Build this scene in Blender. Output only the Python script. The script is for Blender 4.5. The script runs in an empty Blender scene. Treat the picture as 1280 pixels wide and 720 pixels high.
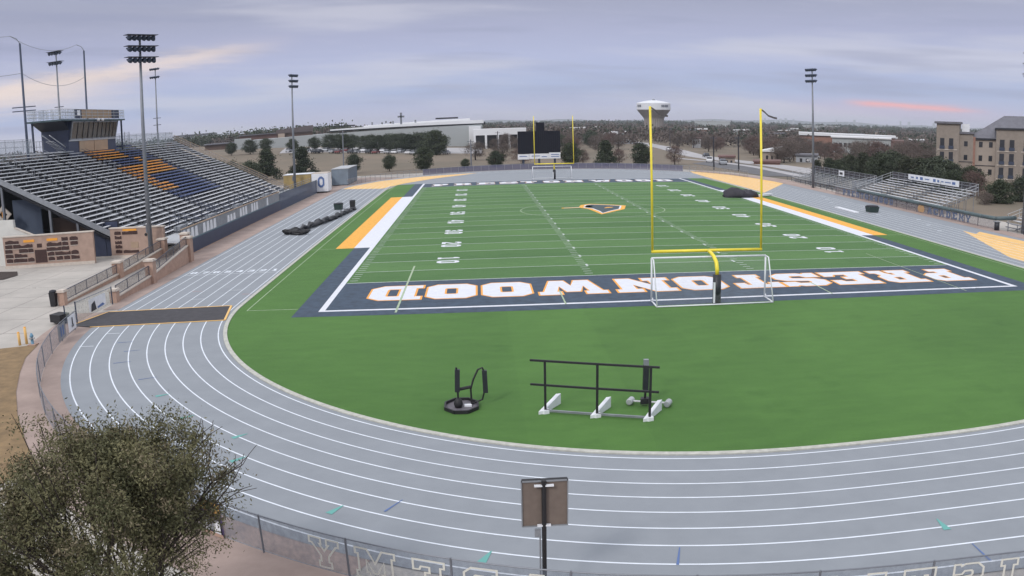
import bpy, bmesh, math, random
from math import sin, cos, pi, radians, sqrt, atan2, hypot
from mathutils import Vector, Matrix
from mathutils.geometry import tessellate_polygon

sc = bpy.context.scene
COL = sc.collection

# ------------------------------------------------------------------ camera
CX, CY, CZ = 9.980456, -52.577057, 11.419735
YAW, PITCH, ROLL = 0.0364737, 0.1941971, 0.0259848
FPX, KB, KC = 1085.15244, 0.4220568, -0.5976765     # theta = p + KB p^3 + KC p^4, p = r / FPX on a 1280 px wide frame
cam = bpy.data.cameras.new("camera")
cam_ob = bpy.data.objects.new("camera", cam)
COL.objects.link(cam_ob)
def cam_axis(x, F, y):
    cr, sr = cos(ROLL), sin(ROLL); X = cr*x + sr*y; Zu = -sr*x + cr*y
    cp, sp = cos(PITCH), sin(PITCH); Yf = cp*F + sp*Zu; Z = -sp*F + cp*Zu
    cy, sy = cos(YAW), sin(YAW)
    return Vector((cy*X + sy*Yf, -sy*X + cy*Yf, Z))
ax, ay, az = cam_axis(1, 0, 0), cam_axis(0, 0, 1), -cam_axis(0, 1, 0)
cam_ob.matrix_world = Matrix(((ax.x, ay.x, az.x, CX), (ax.y, ay.y, az.y, CY), (ax.z, ay.z, az.z, CZ), (0, 0, 0, 1)))
cam.type = 'PANO'                                    # a wide security-camera lens: straight lines bow slightly
cam.panorama_type = 'FISHEYE_LENS_POLYNOMIAL'
cam.sensor_fit = 'HORIZONTAL'; cam.sensor_width = 36.0; cam.sensor_height = 20.25
g = 1280/36.0/FPX
cam.fisheye_fov = 2.6
cam.fisheye_polynomial_k0 = 0.0
cam.fisheye_polynomial_k1 = -g
cam.fisheye_polynomial_k2 = 0.0
cam.fisheye_polynomial_k3 = -KB*g**3
cam.fisheye_polynomial_k4 = -KC*g**4
cam.clip_start = 0.1; cam.clip_end = 20000
sc.camera = cam_ob

# ------------------------------------------------------------------ colour management
sc.view_settings.view_transform = 'Standard'
sc.view_settings.look = 'None'
sc.view_settings.exposure = 0.0
sc.view_settings.gamma = 1.0
sc.view_settings.use_curve_mapping = False
sc.render.film_transparent = False

# ------------------------------------------------------------------ world: NISHITA sky under a layered overcast
SUN_EL, SUN_AZ = radians(38), radians(215)
w = bpy.data.worlds.new("World"); sc.world = w; w.use_nodes = True
nt = w.node_tree; nt.nodes.clear(); L = nt.links
def nd(t, **k):
    n = nt.nodes.new(t)
    for a, b in k.items(): setattr(n, a, b)
    return n
def M(op, a, b=None, c=None, clamp=False):
    n = nd('ShaderNodeMath', operation=op, use_clamp=clamp)
    for i, v in enumerate((a, b, c)):
        if v is None: continue
        if isinstance(v, (int, float)): n.inputs[i].default_value = v
        else: L.new(v, n.inputs[i])
    return n.outputs[0]
def MIX(f, a, b):
    n = nd('ShaderNodeMix', data_type='RGBA')
    for i, v in ((0, f), (6, a), (7, b)):
        if isinstance(v, (int, float)): n.inputs[i].default_value = v
        elif isinstance(v, tuple): n.inputs[i].default_value = (*v, 1)
        else: L.new(v, n.inputs[i])
    return n.outputs[2]
def SM(x, a, b):     # smoothstep a..b
    n = nd('ShaderNodeMapRange', interpolation_type='SMOOTHSTEP')
    L.new(x, n.inputs[0]); n.inputs[1].default_value = a; n.inputs[2].default_value = b
    return n.outputs[0]
tc = nd('ShaderNodeTexCoord')
sp = nd('ShaderNodeSeparateXYZ'); L.new(tc.outputs['Generated'], sp.inputs[0])
EL = M('MULTIPLY', M('ARCSINE', sp.outputs[2]), 180/pi)
AZ = M('MULTIPLY', M('ARCTAN2', sp.outputs[0], sp.outputs[1]), 180/pi)
def NO(sx, sy, scale, detail=4, rough=.55, off=0.0, tilt=0.0):
    c = nd('ShaderNodeCombineXYZ')
    L.new(M('MULTIPLY', AZ, sx), c.inputs[0]); L.new(M('ADD', M('MULTIPLY', EL, sy), M('MULTIPLY', AZ, tilt)), c.inputs[1]); c.inputs[2].default_value = off
    n = nd('ShaderNodeTexNoise'); n.inputs['Scale'].default_value = scale; n.inputs['Detail'].default_value = detail; n.inputs['Roughness'].default_value = rough
    L.new(c.outputs[0], n.inputs['Vector']); return n.outputs['Fac']
ramp = nd('ShaderNodeValToRGB')
L.new(M('MULTIPLY', M('MAXIMUM', EL, 0), 1/20.0), ramp.inputs[0])
el = ramp.color_ramp.elements
el[0].position = 0.0; el[0].color = (.49, .46, .60, 1)
el[1].position = 1.0; el[1].color = (.95, .97, 1.02, 1)
for p_, c_ in ((.04, (.45, .465, .63)), (.11, (.375, .44, .64)), (.22, (.415, .45, .64)), (.32, (.38, .40, .56)), (.42, (.335, .35, .47)), (.55, (.36, .38, .49))):
    e = el.new(p_); e.color = (*c_, 1)
base = ramp.outputs[0]
n1 = NO(.045, .42, 1.0, 4, .5, 3.1, .02)
n2 = NO(.06, .85, 1.0, 3, .45, 9.7, .03)
light = SM(n1, .46, .66)
base = MIX(M('MULTIPLY', light, .60), base, (.57, .57, .66))
dark = M('MULTIPLY', SM(n2, .50, .70), M('MULTIPLY', SM(EL, .4, 2.5), .52))
base = MIX(dark, base, (.30, .32, .46))
n3 = NO(.35, 2.4, 1.0, 5, .6, 5.5, .03)
base = MIX(M('MULTIPLY', SM(n3, .5, .8), .10), base, (.60, .58, .70))
# warm break in the cloud low on the left
def band(azc, elc, slope, wid, amp_n):
    d = M('SUBTRACT', EL, M('ADD', M('MULTIPLY', M('SUBTRACT', AZ, azc), slope), elc))
    d = M('ADD', d, M('MULTIPLY', M('SUBTRACT', n3, .5), amp_n))
    d = M('DIVIDE', d, wid)
    return M('EXPONENT', M('MULTIPLY', M('MULTIPLY', d, d), -1.0))
wl = M('MULTIPLY', band(-25, 4.75, .11, .55, 1.2), M('SUBTRACT', 1.0, SM(AZ, -20, -11)))
base = MIX(M('MULTIPLY', wl, .62), base, (.86, .70, .60))
wl2 = M('MULTIPLY', band(-30, 3.6, .08, .9, 1.5), M('SUBTRACT', 1.0, SM(AZ, -29, -20)))
base = MIX(M('MULTIPLY', wl2, .55), base, (.84, .70, .62))
# salmon streak low on the right
wr = M('MULTIPLY', band(30, 1.28, -.045, .20, .35), M('MULTIPLY', SM(AZ, 24.2, 27), M('SUBTRACT', 1.0, SM(AZ, 31, 35))))
base = MIX(M('MULTIPLY', wr, .85), base, (.90, .40, .37))
wr2 = M('MULTIPLY', band(29, .95, -.03, .55, .3), M('MULTIPLY', SM(AZ, 18, 26), M('SUBTRACT', 1.0, SM(AZ, 33, 38))))
base = MIX(M('MULTIPLY', wr2, .30), base, (.62, .46, .58))
sky = nd('ShaderNodeTexSky', sky_type='NISHITA', sun_disc=False, sun_elevation=SUN_EL, sun_rotation=SUN_AZ)
bg_s = nd('ShaderNodeBackground'); L.new(sky.outputs[0], bg_s.inputs[0]); bg_s.inputs[1].default_value = 0.07
bg_c = nd('ShaderNodeBackground'); L.new(base, bg_c.inputs[0])
L.new(M('ADD', 1.16, M('MULTIPLY', SM(EL, 12, 70), .38)), bg_c.inputs[1])     # overcast brightens towards the zenith
mx = nd('ShaderNodeMixShader'); mx.inputs[0].default_value = .93
L.new(bg_s.outputs[0], mx.inputs[1]); L.new(bg_c.outputs[0], mx.inputs[2])
wo = nd('ShaderNodeOutputWorld'); L.new(mx.outputs[0], wo.inputs[0])

sun = bpy.data.lights.new("sun", 'SUN'); sun.energy = 1.5; sun.angle = radians(11); sun.color = (1, .95, .9)
sun_ob = bpy.data.objects.new("sun", sun); COL.objects.link(sun_ob)
sd = Vector((sin(SUN_AZ)*cos(SUN_EL), cos(SUN_AZ)*cos(SUN_EL), sin(SUN_EL)))
sun_ob.rotation_euler = sd.to_track_quat('Z', 'Y').to_euler(); sun_ob.location = (0, 0, 200)

# ------------------------------------------------------------------ materials
MATS = {}
def mat(name, col, rough=.7, metal=0., noise=0., nscale=3., col2=None, bump=0., bscale=40., spec=.5, stretch=None, emit=None, nlow=.35, nhigh=.65, detail=5):
    if name in MATS: return MATS[name]
    m = bpy.data.materials.new(name); m.use_nodes = True; t = m.node_tree
    b = t.nodes['Principled BSDF']; b.inputs['Roughness'].default_value = rough; b.inputs['Metallic'].default_value = metal
    b.inputs['Specular IOR Level'].default_value = spec
    b.inputs['Base Color'].default_value = (*col, 1)
    geo = t.nodes.new('ShaderNodeNewGeometry')
    vec = geo.outputs['Position']
    if stretch:
        mp = t.nodes.new('ShaderNodeMapping'); mp.inputs['Scale'].default_value = stretch
        t.links.new(vec, mp.inputs['Vector']); vec = mp.outputs[0]
    if noise or col2:
        n = t.nodes.new('ShaderNodeTexNoise'); n.inputs['Scale'].default_value = nscale; n.inputs['Detail'].default_value = detail; n.inputs['Roughness'].default_value = .62
        t.links.new(vec, n.inputs['Vector'])
        mr = t.nodes.new('ShaderNodeMapRange'); mr.inputs[1].default_value = nlow; mr.inputs[2].default_value = nhigh
        t.links.new(n.outputs['Fac'], mr.inputs[0])
        mxn = t.nodes.new('ShaderNodeMix'); mxn.data_type = 'RGBA'
        c2 = col2 if col2 else tuple(max(0, c*(1-noise)) for c in col)
        mxn.inputs[6].default_value = (*c2, 1); mxn.inputs[7].default_value = (*col, 1)
        t.links.new(mr.outputs[0], mxn.inputs[0]); t.links.new(mxn.outputs[2], b.inputs['Base Color'])
    if bump:
        n2 = t.nodes.new('ShaderNodeTexNoise'); n2.inputs['Scale'].default_value = bscale; n2.inputs['Detail'].default_value = 3
        t.links.new(geo.outputs['Position'], n2.inputs['Vector'])
        bp = t.nodes.new('ShaderNodeBump'); bp.inputs['Strength'].default_value = bump; bp.inputs['Distance'].default_value = .02
        t.links.new(n2.outputs['Fac'], bp.inputs['Height']); t.links.new(bp.outputs[0], b.inputs['Normal'])
    if emit: b.inputs['Emission Color'].default_value = (*emit, 1); b.inputs['Emission Strength'].default_value = 1
    MATS[name] = m; return m

def turf_mat(name, c1, c2, striped):
    m = bpy.data.materials.new(name); m.use_nodes = True; t = m.node_tree; b = t.nodes['Principled BSDF']
    b.inputs['Roughness'].default_value = .85; b.inputs['Specular IOR Level'].default_value = .25
    b.inputs['Sheen Weight'].default_value = .07; b.inputs['Sheen Roughness'].default_value = .45; b.inputs['Sheen Tint'].default_value = (.62, .85, .50, 1)
    geo = t.nodes.new('ShaderNodeNewGeometry'); N_ = t.nodes.new; LK = t.links.new
    def noise(scale, det, st=None):
        n = N_('ShaderNodeTexNoise'); n.inputs['Scale'].default_value = scale; n.inputs['Detail'].default_value = det; n.inputs['Roughness'].default_value = .6
        v = geo.outputs['Position']
        if st:
            mp = N_('ShaderNodeMapping'); mp.inputs['Scale'].default_value = st; LK(v, mp.inputs[0]); v = mp.outputs[0]
        LK(v, n.inputs['Vector']); return n.outputs['Fac']
    def mm(op, a, b_):
        n = N_('ShaderNodeMath'); n.operation = op
        for i, v in enumerate((a, b_)):
            if isinstance(v, (int, float)): n.inputs[i].default_value = v
            else: LK(v, n.inputs[i])
        return n.outputs[0]
    big = noise(.09, 4); mid = noise(1.3, 5, (.35, 1, 1)); fine = noise(22, 3)
    f = mm('ADD', mm('MULTIPLY', mm('SUBTRACT', big, .5), 1.1), mm('ADD', mm('MULTIPLY', mm('SUBTRACT', mid, .5), .8), mm('MULTIPLY', mm('SUBTRACT', fine, .5), .9)))
    if striped:
        s = N_('ShaderNodeSeparateXYZ'); LK(geo.outputs['Position'], s.inputs[0])
        k = mm('MODULO', mm('FLOOR', mm('DIVIDE', mm('SUBTRACT', s.outputs[1], 9.144), 4.572), 0), 2)
        f = mm('ADD', f, mm('MULTIPLY', mm('SUBTRACT', k, .5), .42))
    sx = N_('ShaderNodeSeparateXYZ'); LK(geo.outputs['Position'], sx.inputs[0])
    pan = mm('FLOOR', mm('DIVIDE', mm('ADD', sx.outputs[1 if striped else 0], 400.0), 4.572), 0)
    wn = N_('ShaderNodeTexWhiteNoise'); wn.noise_dimensions = '1D'; LK(pan, wn.inputs['W'])
    f = mm('ADD', f, mm('MULTIPLY', mm('SUBTRACT', wn.outputs['Value'], .5), .16 if striped else .20))
    wear = noise(.35, 6)
    f = mm('SUBTRACT', f, mm('MULTIPLY', mm('MAXIMUM', mm('SUBTRACT', wear, .58), 0), 2.2))
    f = mm('ADD', f, .5)
    mxn = N_('ShaderNodeMix'); mxn.data_type = 'RGBA'; mxn.clamp_factor = True
    mxn.inputs[6].default_value = (*c2, 1); mxn.inputs[7].default_value = (*c1, 1); LK(f, mxn.inputs[0])
    LK(mxn.outputs[2], b.inputs['Base Color'])
    bp = N_('ShaderNodeBump'); bp.inputs['Strength'].default_value = .5; bp.inputs['Distance'].default_value = .03
    LK(noise(60, 2), bp.inputs['Height']); LK(bp.outputs[0], b.inputs['Normal'])
    return m
def mesh_mat(name, col, alpha, cell=None, rough=.7):
    """woven screen: part of the light goes through the weave"""
    m = bpy.data.materials.new(name); m.use_nodes = True; t = m.node_tree; b = t.nodes['Principled BSDF']
    b.inputs['Base Color'].default_value = (*col, 1); b.inputs['Roughness'].default_value = rough
    geo = t.nodes.new('ShaderNodeNewGeometry'); n = t.nodes.new('ShaderNodeTexNoise'); n.inputs['Scale'].default_value = 6; n.inputs['Detail'].default_value = 4
    t.links.new(geo.outputs['Position'], n.inputs['Vector'])
    mr = t.nodes.new('ShaderNodeMapRange'); dv = min(.13, alpha*.4); mr.inputs[3].default_value = max(0, alpha-dv); mr.inputs[4].default_value = min(1, alpha+dv); mr.inputs[1].default_value = .3; mr.inputs[2].default_value = .7
    t.links.new(n.outputs['Fac'], mr.inputs[0]); t.links.new(mr.outputs[0], b.inputs['Alpha'])
    return m

MT = dict(
 turf=turf_mat('turf_green', (.082, .192, .038), (.040, .108, .019), False),
 turf_s=turf_mat('turf_green_striped', (.090, .188, .058), (.052, .128, .036), True),
 navy_turf=mat('navy_turf', (.052, .080, .122), .9, noise=.35, nscale=1.5, bump=.4, bscale=60),
 white_turf=mat('white_turf', (.68, .70, .76), .9, noise=.10, nscale=2, bump=.3, bscale=60),
 gold_turf=mat('gold_turf', (.82, .41, .065), .9, noise=.15, nscale=2, bump=.3, bscale=60),
 orange_edge=mat('orange_edge', (.80, .36, .07), .9),
 line=mat('line_white', (.62, .68, .66), .9, noise=.2, nscale=3),
 line_thin=mat('line_faded', (.40, .50, .34), .9, noise=.3, nscale=3),
 track=mat('track_grey', (.258, .280, .308), .8, nscale=.7, col2=(.218, .238, .264), bump=.3, bscale=90, nlow=.25, nhigh=.75, detail=8),
 track_line=mat('track_line', (.72, .77, .84), .8, noise=.12, nscale=2),
 track_gold=mat('track_gold', (.80, .50, .18), .8, noise=.15, nscale=1),
 curb=mat('curb', (.50, .50, .45), .8, noise=.25, nscale=4),
 mat_black=mat('crossing_mat', (.052, .050, .058), .85, noise=.3, nscale=2),
 conc=mat('concrete', (.45, .42, .385), .9, nscale=.22, col2=(.34, .32, .295), bump=.3, bscale=30, detail=8),
 conc_pink=mat('concrete_pink', (.37, .285, .25), .9, nscale=.5, col2=(.275, .21, .185), bump=.3, bscale=30, detail=8),
 bed=mat('tan_bed', (.26, .175, .09), .95, nscale=1.4, col2=(.17, .115, .06), bump=.6, bscale=14, detail=8),
 mulch=mat('mulch', (.05, .035, .03), .95, noise=.4, nscale=5, bump=.7, bscale=20),
 drygrass=mat('dry_grass', (.185, .145, .105), .95, nscale=.03, col2=(.125, .105, .075), bump=.4, bscale=2, detail=9),
 road=mat('road_concrete', (.40, .39, .40), .85, noise=.2, nscale=.1),
 asphalt=mat('asphalt', (.13, .13, .14), .9, noise=.3, nscale=.2),
 alu=mat('aluminium', (.70, .715, .75), .5, 0., noise=.14, nscale=.8),
 alu_d=mat('aluminium_tread', (.32, .33, .36), .55, .25, noise=.25, nscale=1.2),
 dark=mat('dark_steel', (.016, .018, .028), .6, noise=.3, nscale=2),
 navy=mat('navy_paint', (.030, .042, .085), .5, noise=.2, nscale=1),
 navy_seat=mat('navy_seat', (.075, .11, .25), .45, noise=.15, nscale=1),
 gold=mat('gold_seat', (.82, .36, .045), .45, noise=.15, nscale=1),
 galv=mat('galvanised', (.30, .32, .35), .5, .5, noise=.2, nscale=2),
 galv_l=mat('galvanised_light', (.46, .48, .50), .5, .3, noise=.2, nscale=2),
 polec=mat('pole_steel', (.20, .215, .245), .5, .4, noise=.2, nscale=.6),
 poled=mat('pole_dark', (.045, .06, .10), .5, .3, noise=.2, nscale=.6),
 yellow=mat('post_yellow', (.86, .70, .05), .4, noise=.12, nscale=1.2),
 pad=mat('pad_black', (.02, .022, .03), .5, noise=.3, nscale=4),
 black=mat('black_matt', (.014, .014, .017), .6, noise=.3, nscale=5),
 screen=mat('screen_black', (.008, .009, .016), .7, spec=.15),
 white=mat('white_paint', (.74, .76, .80), .5, noise=.1, nscale=2),
 brick=mat('pink_brick', (.43, .29, .225), .9, nscale=2.2, col2=(.34, .225, .175), bump=.4, bscale=9, detail=8),
 cap=mat('pale_coping', (.56, .50, .44), .85, noise=.15, nscale=3),
 block=mat('mural_block', (.40, .285, .23), .9, nscale=1.5, col2=(.33, .235, .19), bump=.3, bscale=10),
 plaque=mat('plaque_brown', (.058, .024, .020), .7, noise=.5, nscale=7),
 stucco=mat('white_stucco', (.60, .60, .57), .9, noise=.08, nscale=1),
 tan=mat('tan_panel', (.37, .27, .19), .8, noise=.15, nscale=1),
 glass=mat('dark_glass', (.02, .022, .028), .12, spec=.8),
 glass_b=mat('brown_glass', (.045, .036, .030), .15, spec=.8),
 fabric=mesh_mat('screen_fabric', (.17, .20, .25), .42),
 fabric_l=mesh_mat('screen_fabric_light', (.30, .34, .38), .42),
 fabric_p=mesh_mat('windscreen_violet', (.105, .105, .17), .80),
 fabric_n=mesh_mat('windscreen_navy', (.065, .085, .135), .93),
 chain=mesh_mat('chain_link', (.22, .22, .23), .28),
 net=mesh_mat('goal_net', (.60, .63, .66), .06),
 pad_g=mat('rail_padding', (.085, .125, .135), .5, noise=.3, nscale=3),
 bark=mat('bark', (.055, .042, .034), .95, noise=.4, nscale=8, bump=.6, bscale=20),
 brownback=mat('sign_back', (.165, .13, .11), .75, noise=.15, nscale=5),
 teal=mat('mark_teal', (.13, .36, .33), .85), blue=mat('mark_blue', (.10, .16, .34), .85), red=mat('mark_red', (.5, .22, .2), .85),
 hwall=mat('hotel_stone', (.27, .232, .20), .9, noise=.14, nscale=1.5, bump=.3, bscale=6),
 hwall2=mat('hotel_stucco', (.34, .29, .25), .9, noise=.08, nscale=.8),
 hwall3=mat('hotel_brick', (.30, .165, .125), .9, noise=.2, nscale=2),
 hroof=mat('hotel_roof', (.155, .155, .18), .9, noise=.2, nscale=1),
 cwall=mat('church_wall', (.35, .375, .385), .9, noise=.06, nscale=.05),
 croof=mat('church_roof', (.66, .67, .69), .8, noise=.06, nscale=.1),
 brownwall=mat('brown_wall', (.13, .085, .07), .9, noise=.2, nscale=.2),
 redroof=mat('red_roof', (.16, .09, .08), .9, noise=.2, nscale=.2),
 tank=mat('tank_white', (.68, .70, .74), .5, noise=.05, nscale=.1),
 towerc=mat('tower_concrete', (.25, .225, .21), .9, nscale=.4, col2=(.20, .18, .17), stretch=(1, 1, .05)),
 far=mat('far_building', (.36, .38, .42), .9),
)
# ------------------------------------------------------------------ mesh helpers
class MB:
    def __init__(s): s.v = []; s.f = []; s.m = []; s.cur = 0; s.T = None
    def add(s, vs, fs):
        o = len(s.v)
        if s.T is not None: vs = [s.T @ Vector(v) for v in vs]
        s.v += [tuple(v) for v in vs]; s.f += [tuple(o+i for i in f) for f in fs]; s.m += [s.cur]*len(fs); return s
    def box(s, x0, x1, y0, y1, z0, z1):
        if x0 > x1: x0, x1 = x1, x0
        if y0 > y1: y0, y1 = y1, y0
        if z0 > z1: z0, z1 = z1, z0
        return s.add([(x0,y0,z0),(x1,y0,z0),(x1,y1,z0),(x0,y1,z0),(x0,y0,z1),(x1,y0,z1),(x1,y1,z1),(x0,y1,z1)],
                     [(3,2,1,0),(4,5,6,7),(0,1,5,4),(1,2,6,5),(2,3,7,6),(3,0,4,7)])
    def obox(s, p, q, w, h, up=(0,0,1)):
        """bar from p to q, w wide across, h tall"""
        p, q = Vector(p), Vector(q); d = (q-p)
        if d.length < 1e-6: return s
        d = d.normalized(); u = Vector(up)
        if abs(d.dot(u)) > .99: u = Vector((0,1,0))
        r = d.cross(u).normalized(); u = r.cross(d)
        r *= w/2; u *= h/2
        return s.add([p-r-u, p+r-u, p+r+u, p-r+u, q-r-u, q+r-u, q+r+u, q-r+u], [(3,2,1,0),(4,5,6,7),(0,1,5,4),(1,2,6,5),(2,3,7,6),(3,0,4,7)])
    def tube(s, pts, r, n=8, cap=True):
        pts = [Vector(p) for p in pts]; rs = r if isinstance(r, (list, tuple)) else [r]*len(pts)
        vs = []; fs = []
        pu = None
        for i, p in enumerate(pts):
            d = (pts[min(i+1, len(pts)-1)] - pts[max(i-1, 0)]).normalized()
            if pu is None:
                u = Vector((0,0,1)) if abs(d.z) < .9 else Vector((1,0,0))
            else: u = pu
            a = d.cross(u).normalized(); b = a.cross(d).normalized(); pu = b
            for k in range(n):
                t = 2*pi*k/n; vs.append(p + a*cos(t)*rs[i] + b*sin(t)*rs[i])
        for i in range(len(pts)-1):
            for k in range(n):
                k2 = (k+1) % n; fs.append((i*n+k, i*n+k2, (i+1)*n+k2, (i+1)*n+k))
        if cap: fs.append(tuple(range(n))[::-1]); fs.append(tuple((len(pts)-1)*n+k for k in range(n)))
        return s.add(vs, fs)
    def lathe(s, prof, c=(0,0,0), n=24):
        vs = [(c[0]+r*cos(2*pi*k/n), c[1]+r*sin(2*pi*k/n), c[2]+z) for r, z in prof for k in range(n)]
        fs = [(i*n+k, i*n+(k+1)%n, (i+1)*n+(k+1)%n, (i+1)*n+k) for i in range(len(prof)-1) for k in range(n)]
        return s.add(vs, fs + [tuple(range(n))[::-1], tuple((len(prof)-1)*n+k for k in range(n))])
    def prism(s, poly, z0, z1, bottom=True):
        n = len(poly); tris = tessellate_polygon([[Vector((x, y, 0)) for x, y in poly]])
        vs = [(x, y, z0) for x, y in poly] + [(x, y, z1) for x, y in poly]
        area = sum(poly[i][0]*poly[(i+1)%n][1]-poly[(i+1)%n][0]*poly[i][1] for i in range(n))
        fs = []
        for t in tris:
            a, b, c = t
            ar = (poly[b][0]-poly[a][0])*(poly[c][1]-poly[a][1])-(poly[c][0]-poly[a][0])*(poly[b][1]-poly[a][1])
            if ar < 0: a, c = c, a
            fs.append((a+n, b+n, c+n))
            if bottom: fs.append((c, b, a))
        for i in range(n):
            j = (i+1) % n
            fs.append((i, j, j+n, i+n) if area > 0 else (j, i, i+n, j+n))
        return s.add(vs, fs)
    def flat(s, polys, fn):
        """tessellated outline (+holes); fn maps 2-D to 3-D"""
        loops = [[Vector((x, y, 0)) for x, y in p] for p in polys]
        fl = [v for l in loops for v in l]
        vs = [fn(v.x, v.y) for v in fl]; fs = []
        for a, b, c in tessellate_polygon(loops):
            A, B, C_ = fl[a], fl[b], fl[c]
            if abs((B-A).cross(C_-A).z) < 1e-9: continue
            if (B-A).cross(C_-A).z < 0: a, c = c, a
            fs.append((a, b, c))
        return s.add(vs, fs)
    def grid_strip(s, A, B):
        n = len(A); return s.add(list(A)+list(B), [(i, n+i, n+i+1, i+1) for i in range(n-1)])
    def build(s, name, mats, parent=None, smooth=False, local=False):
        me = bpy.data.meshes.new(name)
        vs = s.v
        if parent is not None and not local:
            off = parent['_base']; vs = [(x-off[0], y-off[1], z-off[2]) for x, y, z in s.v]
        me.from_pydata(vs, [], s.f)
        if not isinstance(mats, (list, tuple)): mats = [mats]
        for m in mats: me.materials.append(MT[m] if isinstance(m, str) else m)
        if len(mats) > 1:
            for p, i in zip(me.polygons, s.m): p.material_index = i
        if smooth:
            for p in me.polygons: p.use_smooth = True
        me.update()
        o = bpy.data.objects.new(name, me); COL.objects.link(o)
        if parent is not None:
            if '_root' in parent: pass
            o.parent = parent
            o['_base'] = parent['_base'] if not local else (0, 0, 0)
        else: o['_base'] = (0, 0, 0)
        return o
def thing(name, label, cat, loc=(0,0,0), group=None, rz=0.):
    o = bpy.data.objects.new(name, None); COL.objects.link(o); o.location = loc; o.rotation_euler = (0, 0, rz)
    o.empty_display_size = .3
    o['_base'] = tuple(loc); o['label'] = label; o['category'] = cat
    if group: o['group'] = group
    return o
def tag(o, label, cat, group=None, kind=None):
    if label: o['label'] = label
    if cat: o['category'] = cat
    if group: o['group'] = group
    if kind: o['kind'] = kind
    return o
def struct(o): o['kind'] = 'structure'; return o
def dup(root, loc, rz=None, label=None, group=None, scale=None, skip=()):
    r = root.copy(); COL.objects.link(r); r.location = loc
    if rz is not None: r.rotation_euler = (0, 0, rz)
    if scale is not None: r.scale = scale if isinstance(scale, tuple) else (scale,)*3
    if label: r['label'] = label
    if group: r['group'] = group
    for ch in list(root.children):
        if ch.name.split('.')[0] in skip: continue
        c = ch.copy(); COL.objects.link(c); c.parent = r
        for g_ in list(ch.children):
            d = g_.copy(); COL.objects.link(d); d.parent = c
    return r

# ------------------------------------------------------------------ lettering (slab block letters on an 8 x 10 grid)
def offs(poly, d):
    n = len(poly); a = sum(poly[i][0]*poly[(i+1)%n][1]-poly[(i+1)%n][0]*poly[i][1] for i in range(n))
    s_ = 1 if a > 0 else -1; out = []
    for i in range(n):
        p0, p1, p2 = poly[i-1], poly[i], poly[(i+1)%n]
        e1 = Vector((p1[0]-p0[0], p1[1]-p0[1])).normalized(); e2 = Vector((p2[0]-p1[0], p2[1]-p1[1])).normalized()
        n1 = Vector((e1.y, -e1.x))*s_; n2 = Vector((e2.y, -e2.x))*s_
        b = (n1+n2); k = max(.35, (1+n1.dot(n2)))
        out.append((p1[0]+b.x*d/k, p1[1]+b.y*d/k))
    return out
def octo(x0, x1, y0, y1, c): return [(x0+c,y0),(x1-c,y0),(x1,y0+c),(x1,y1-c),(x1-c,y1),(x0+c,y1),(x0,y1-c),(x0,y0+c)]
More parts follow.
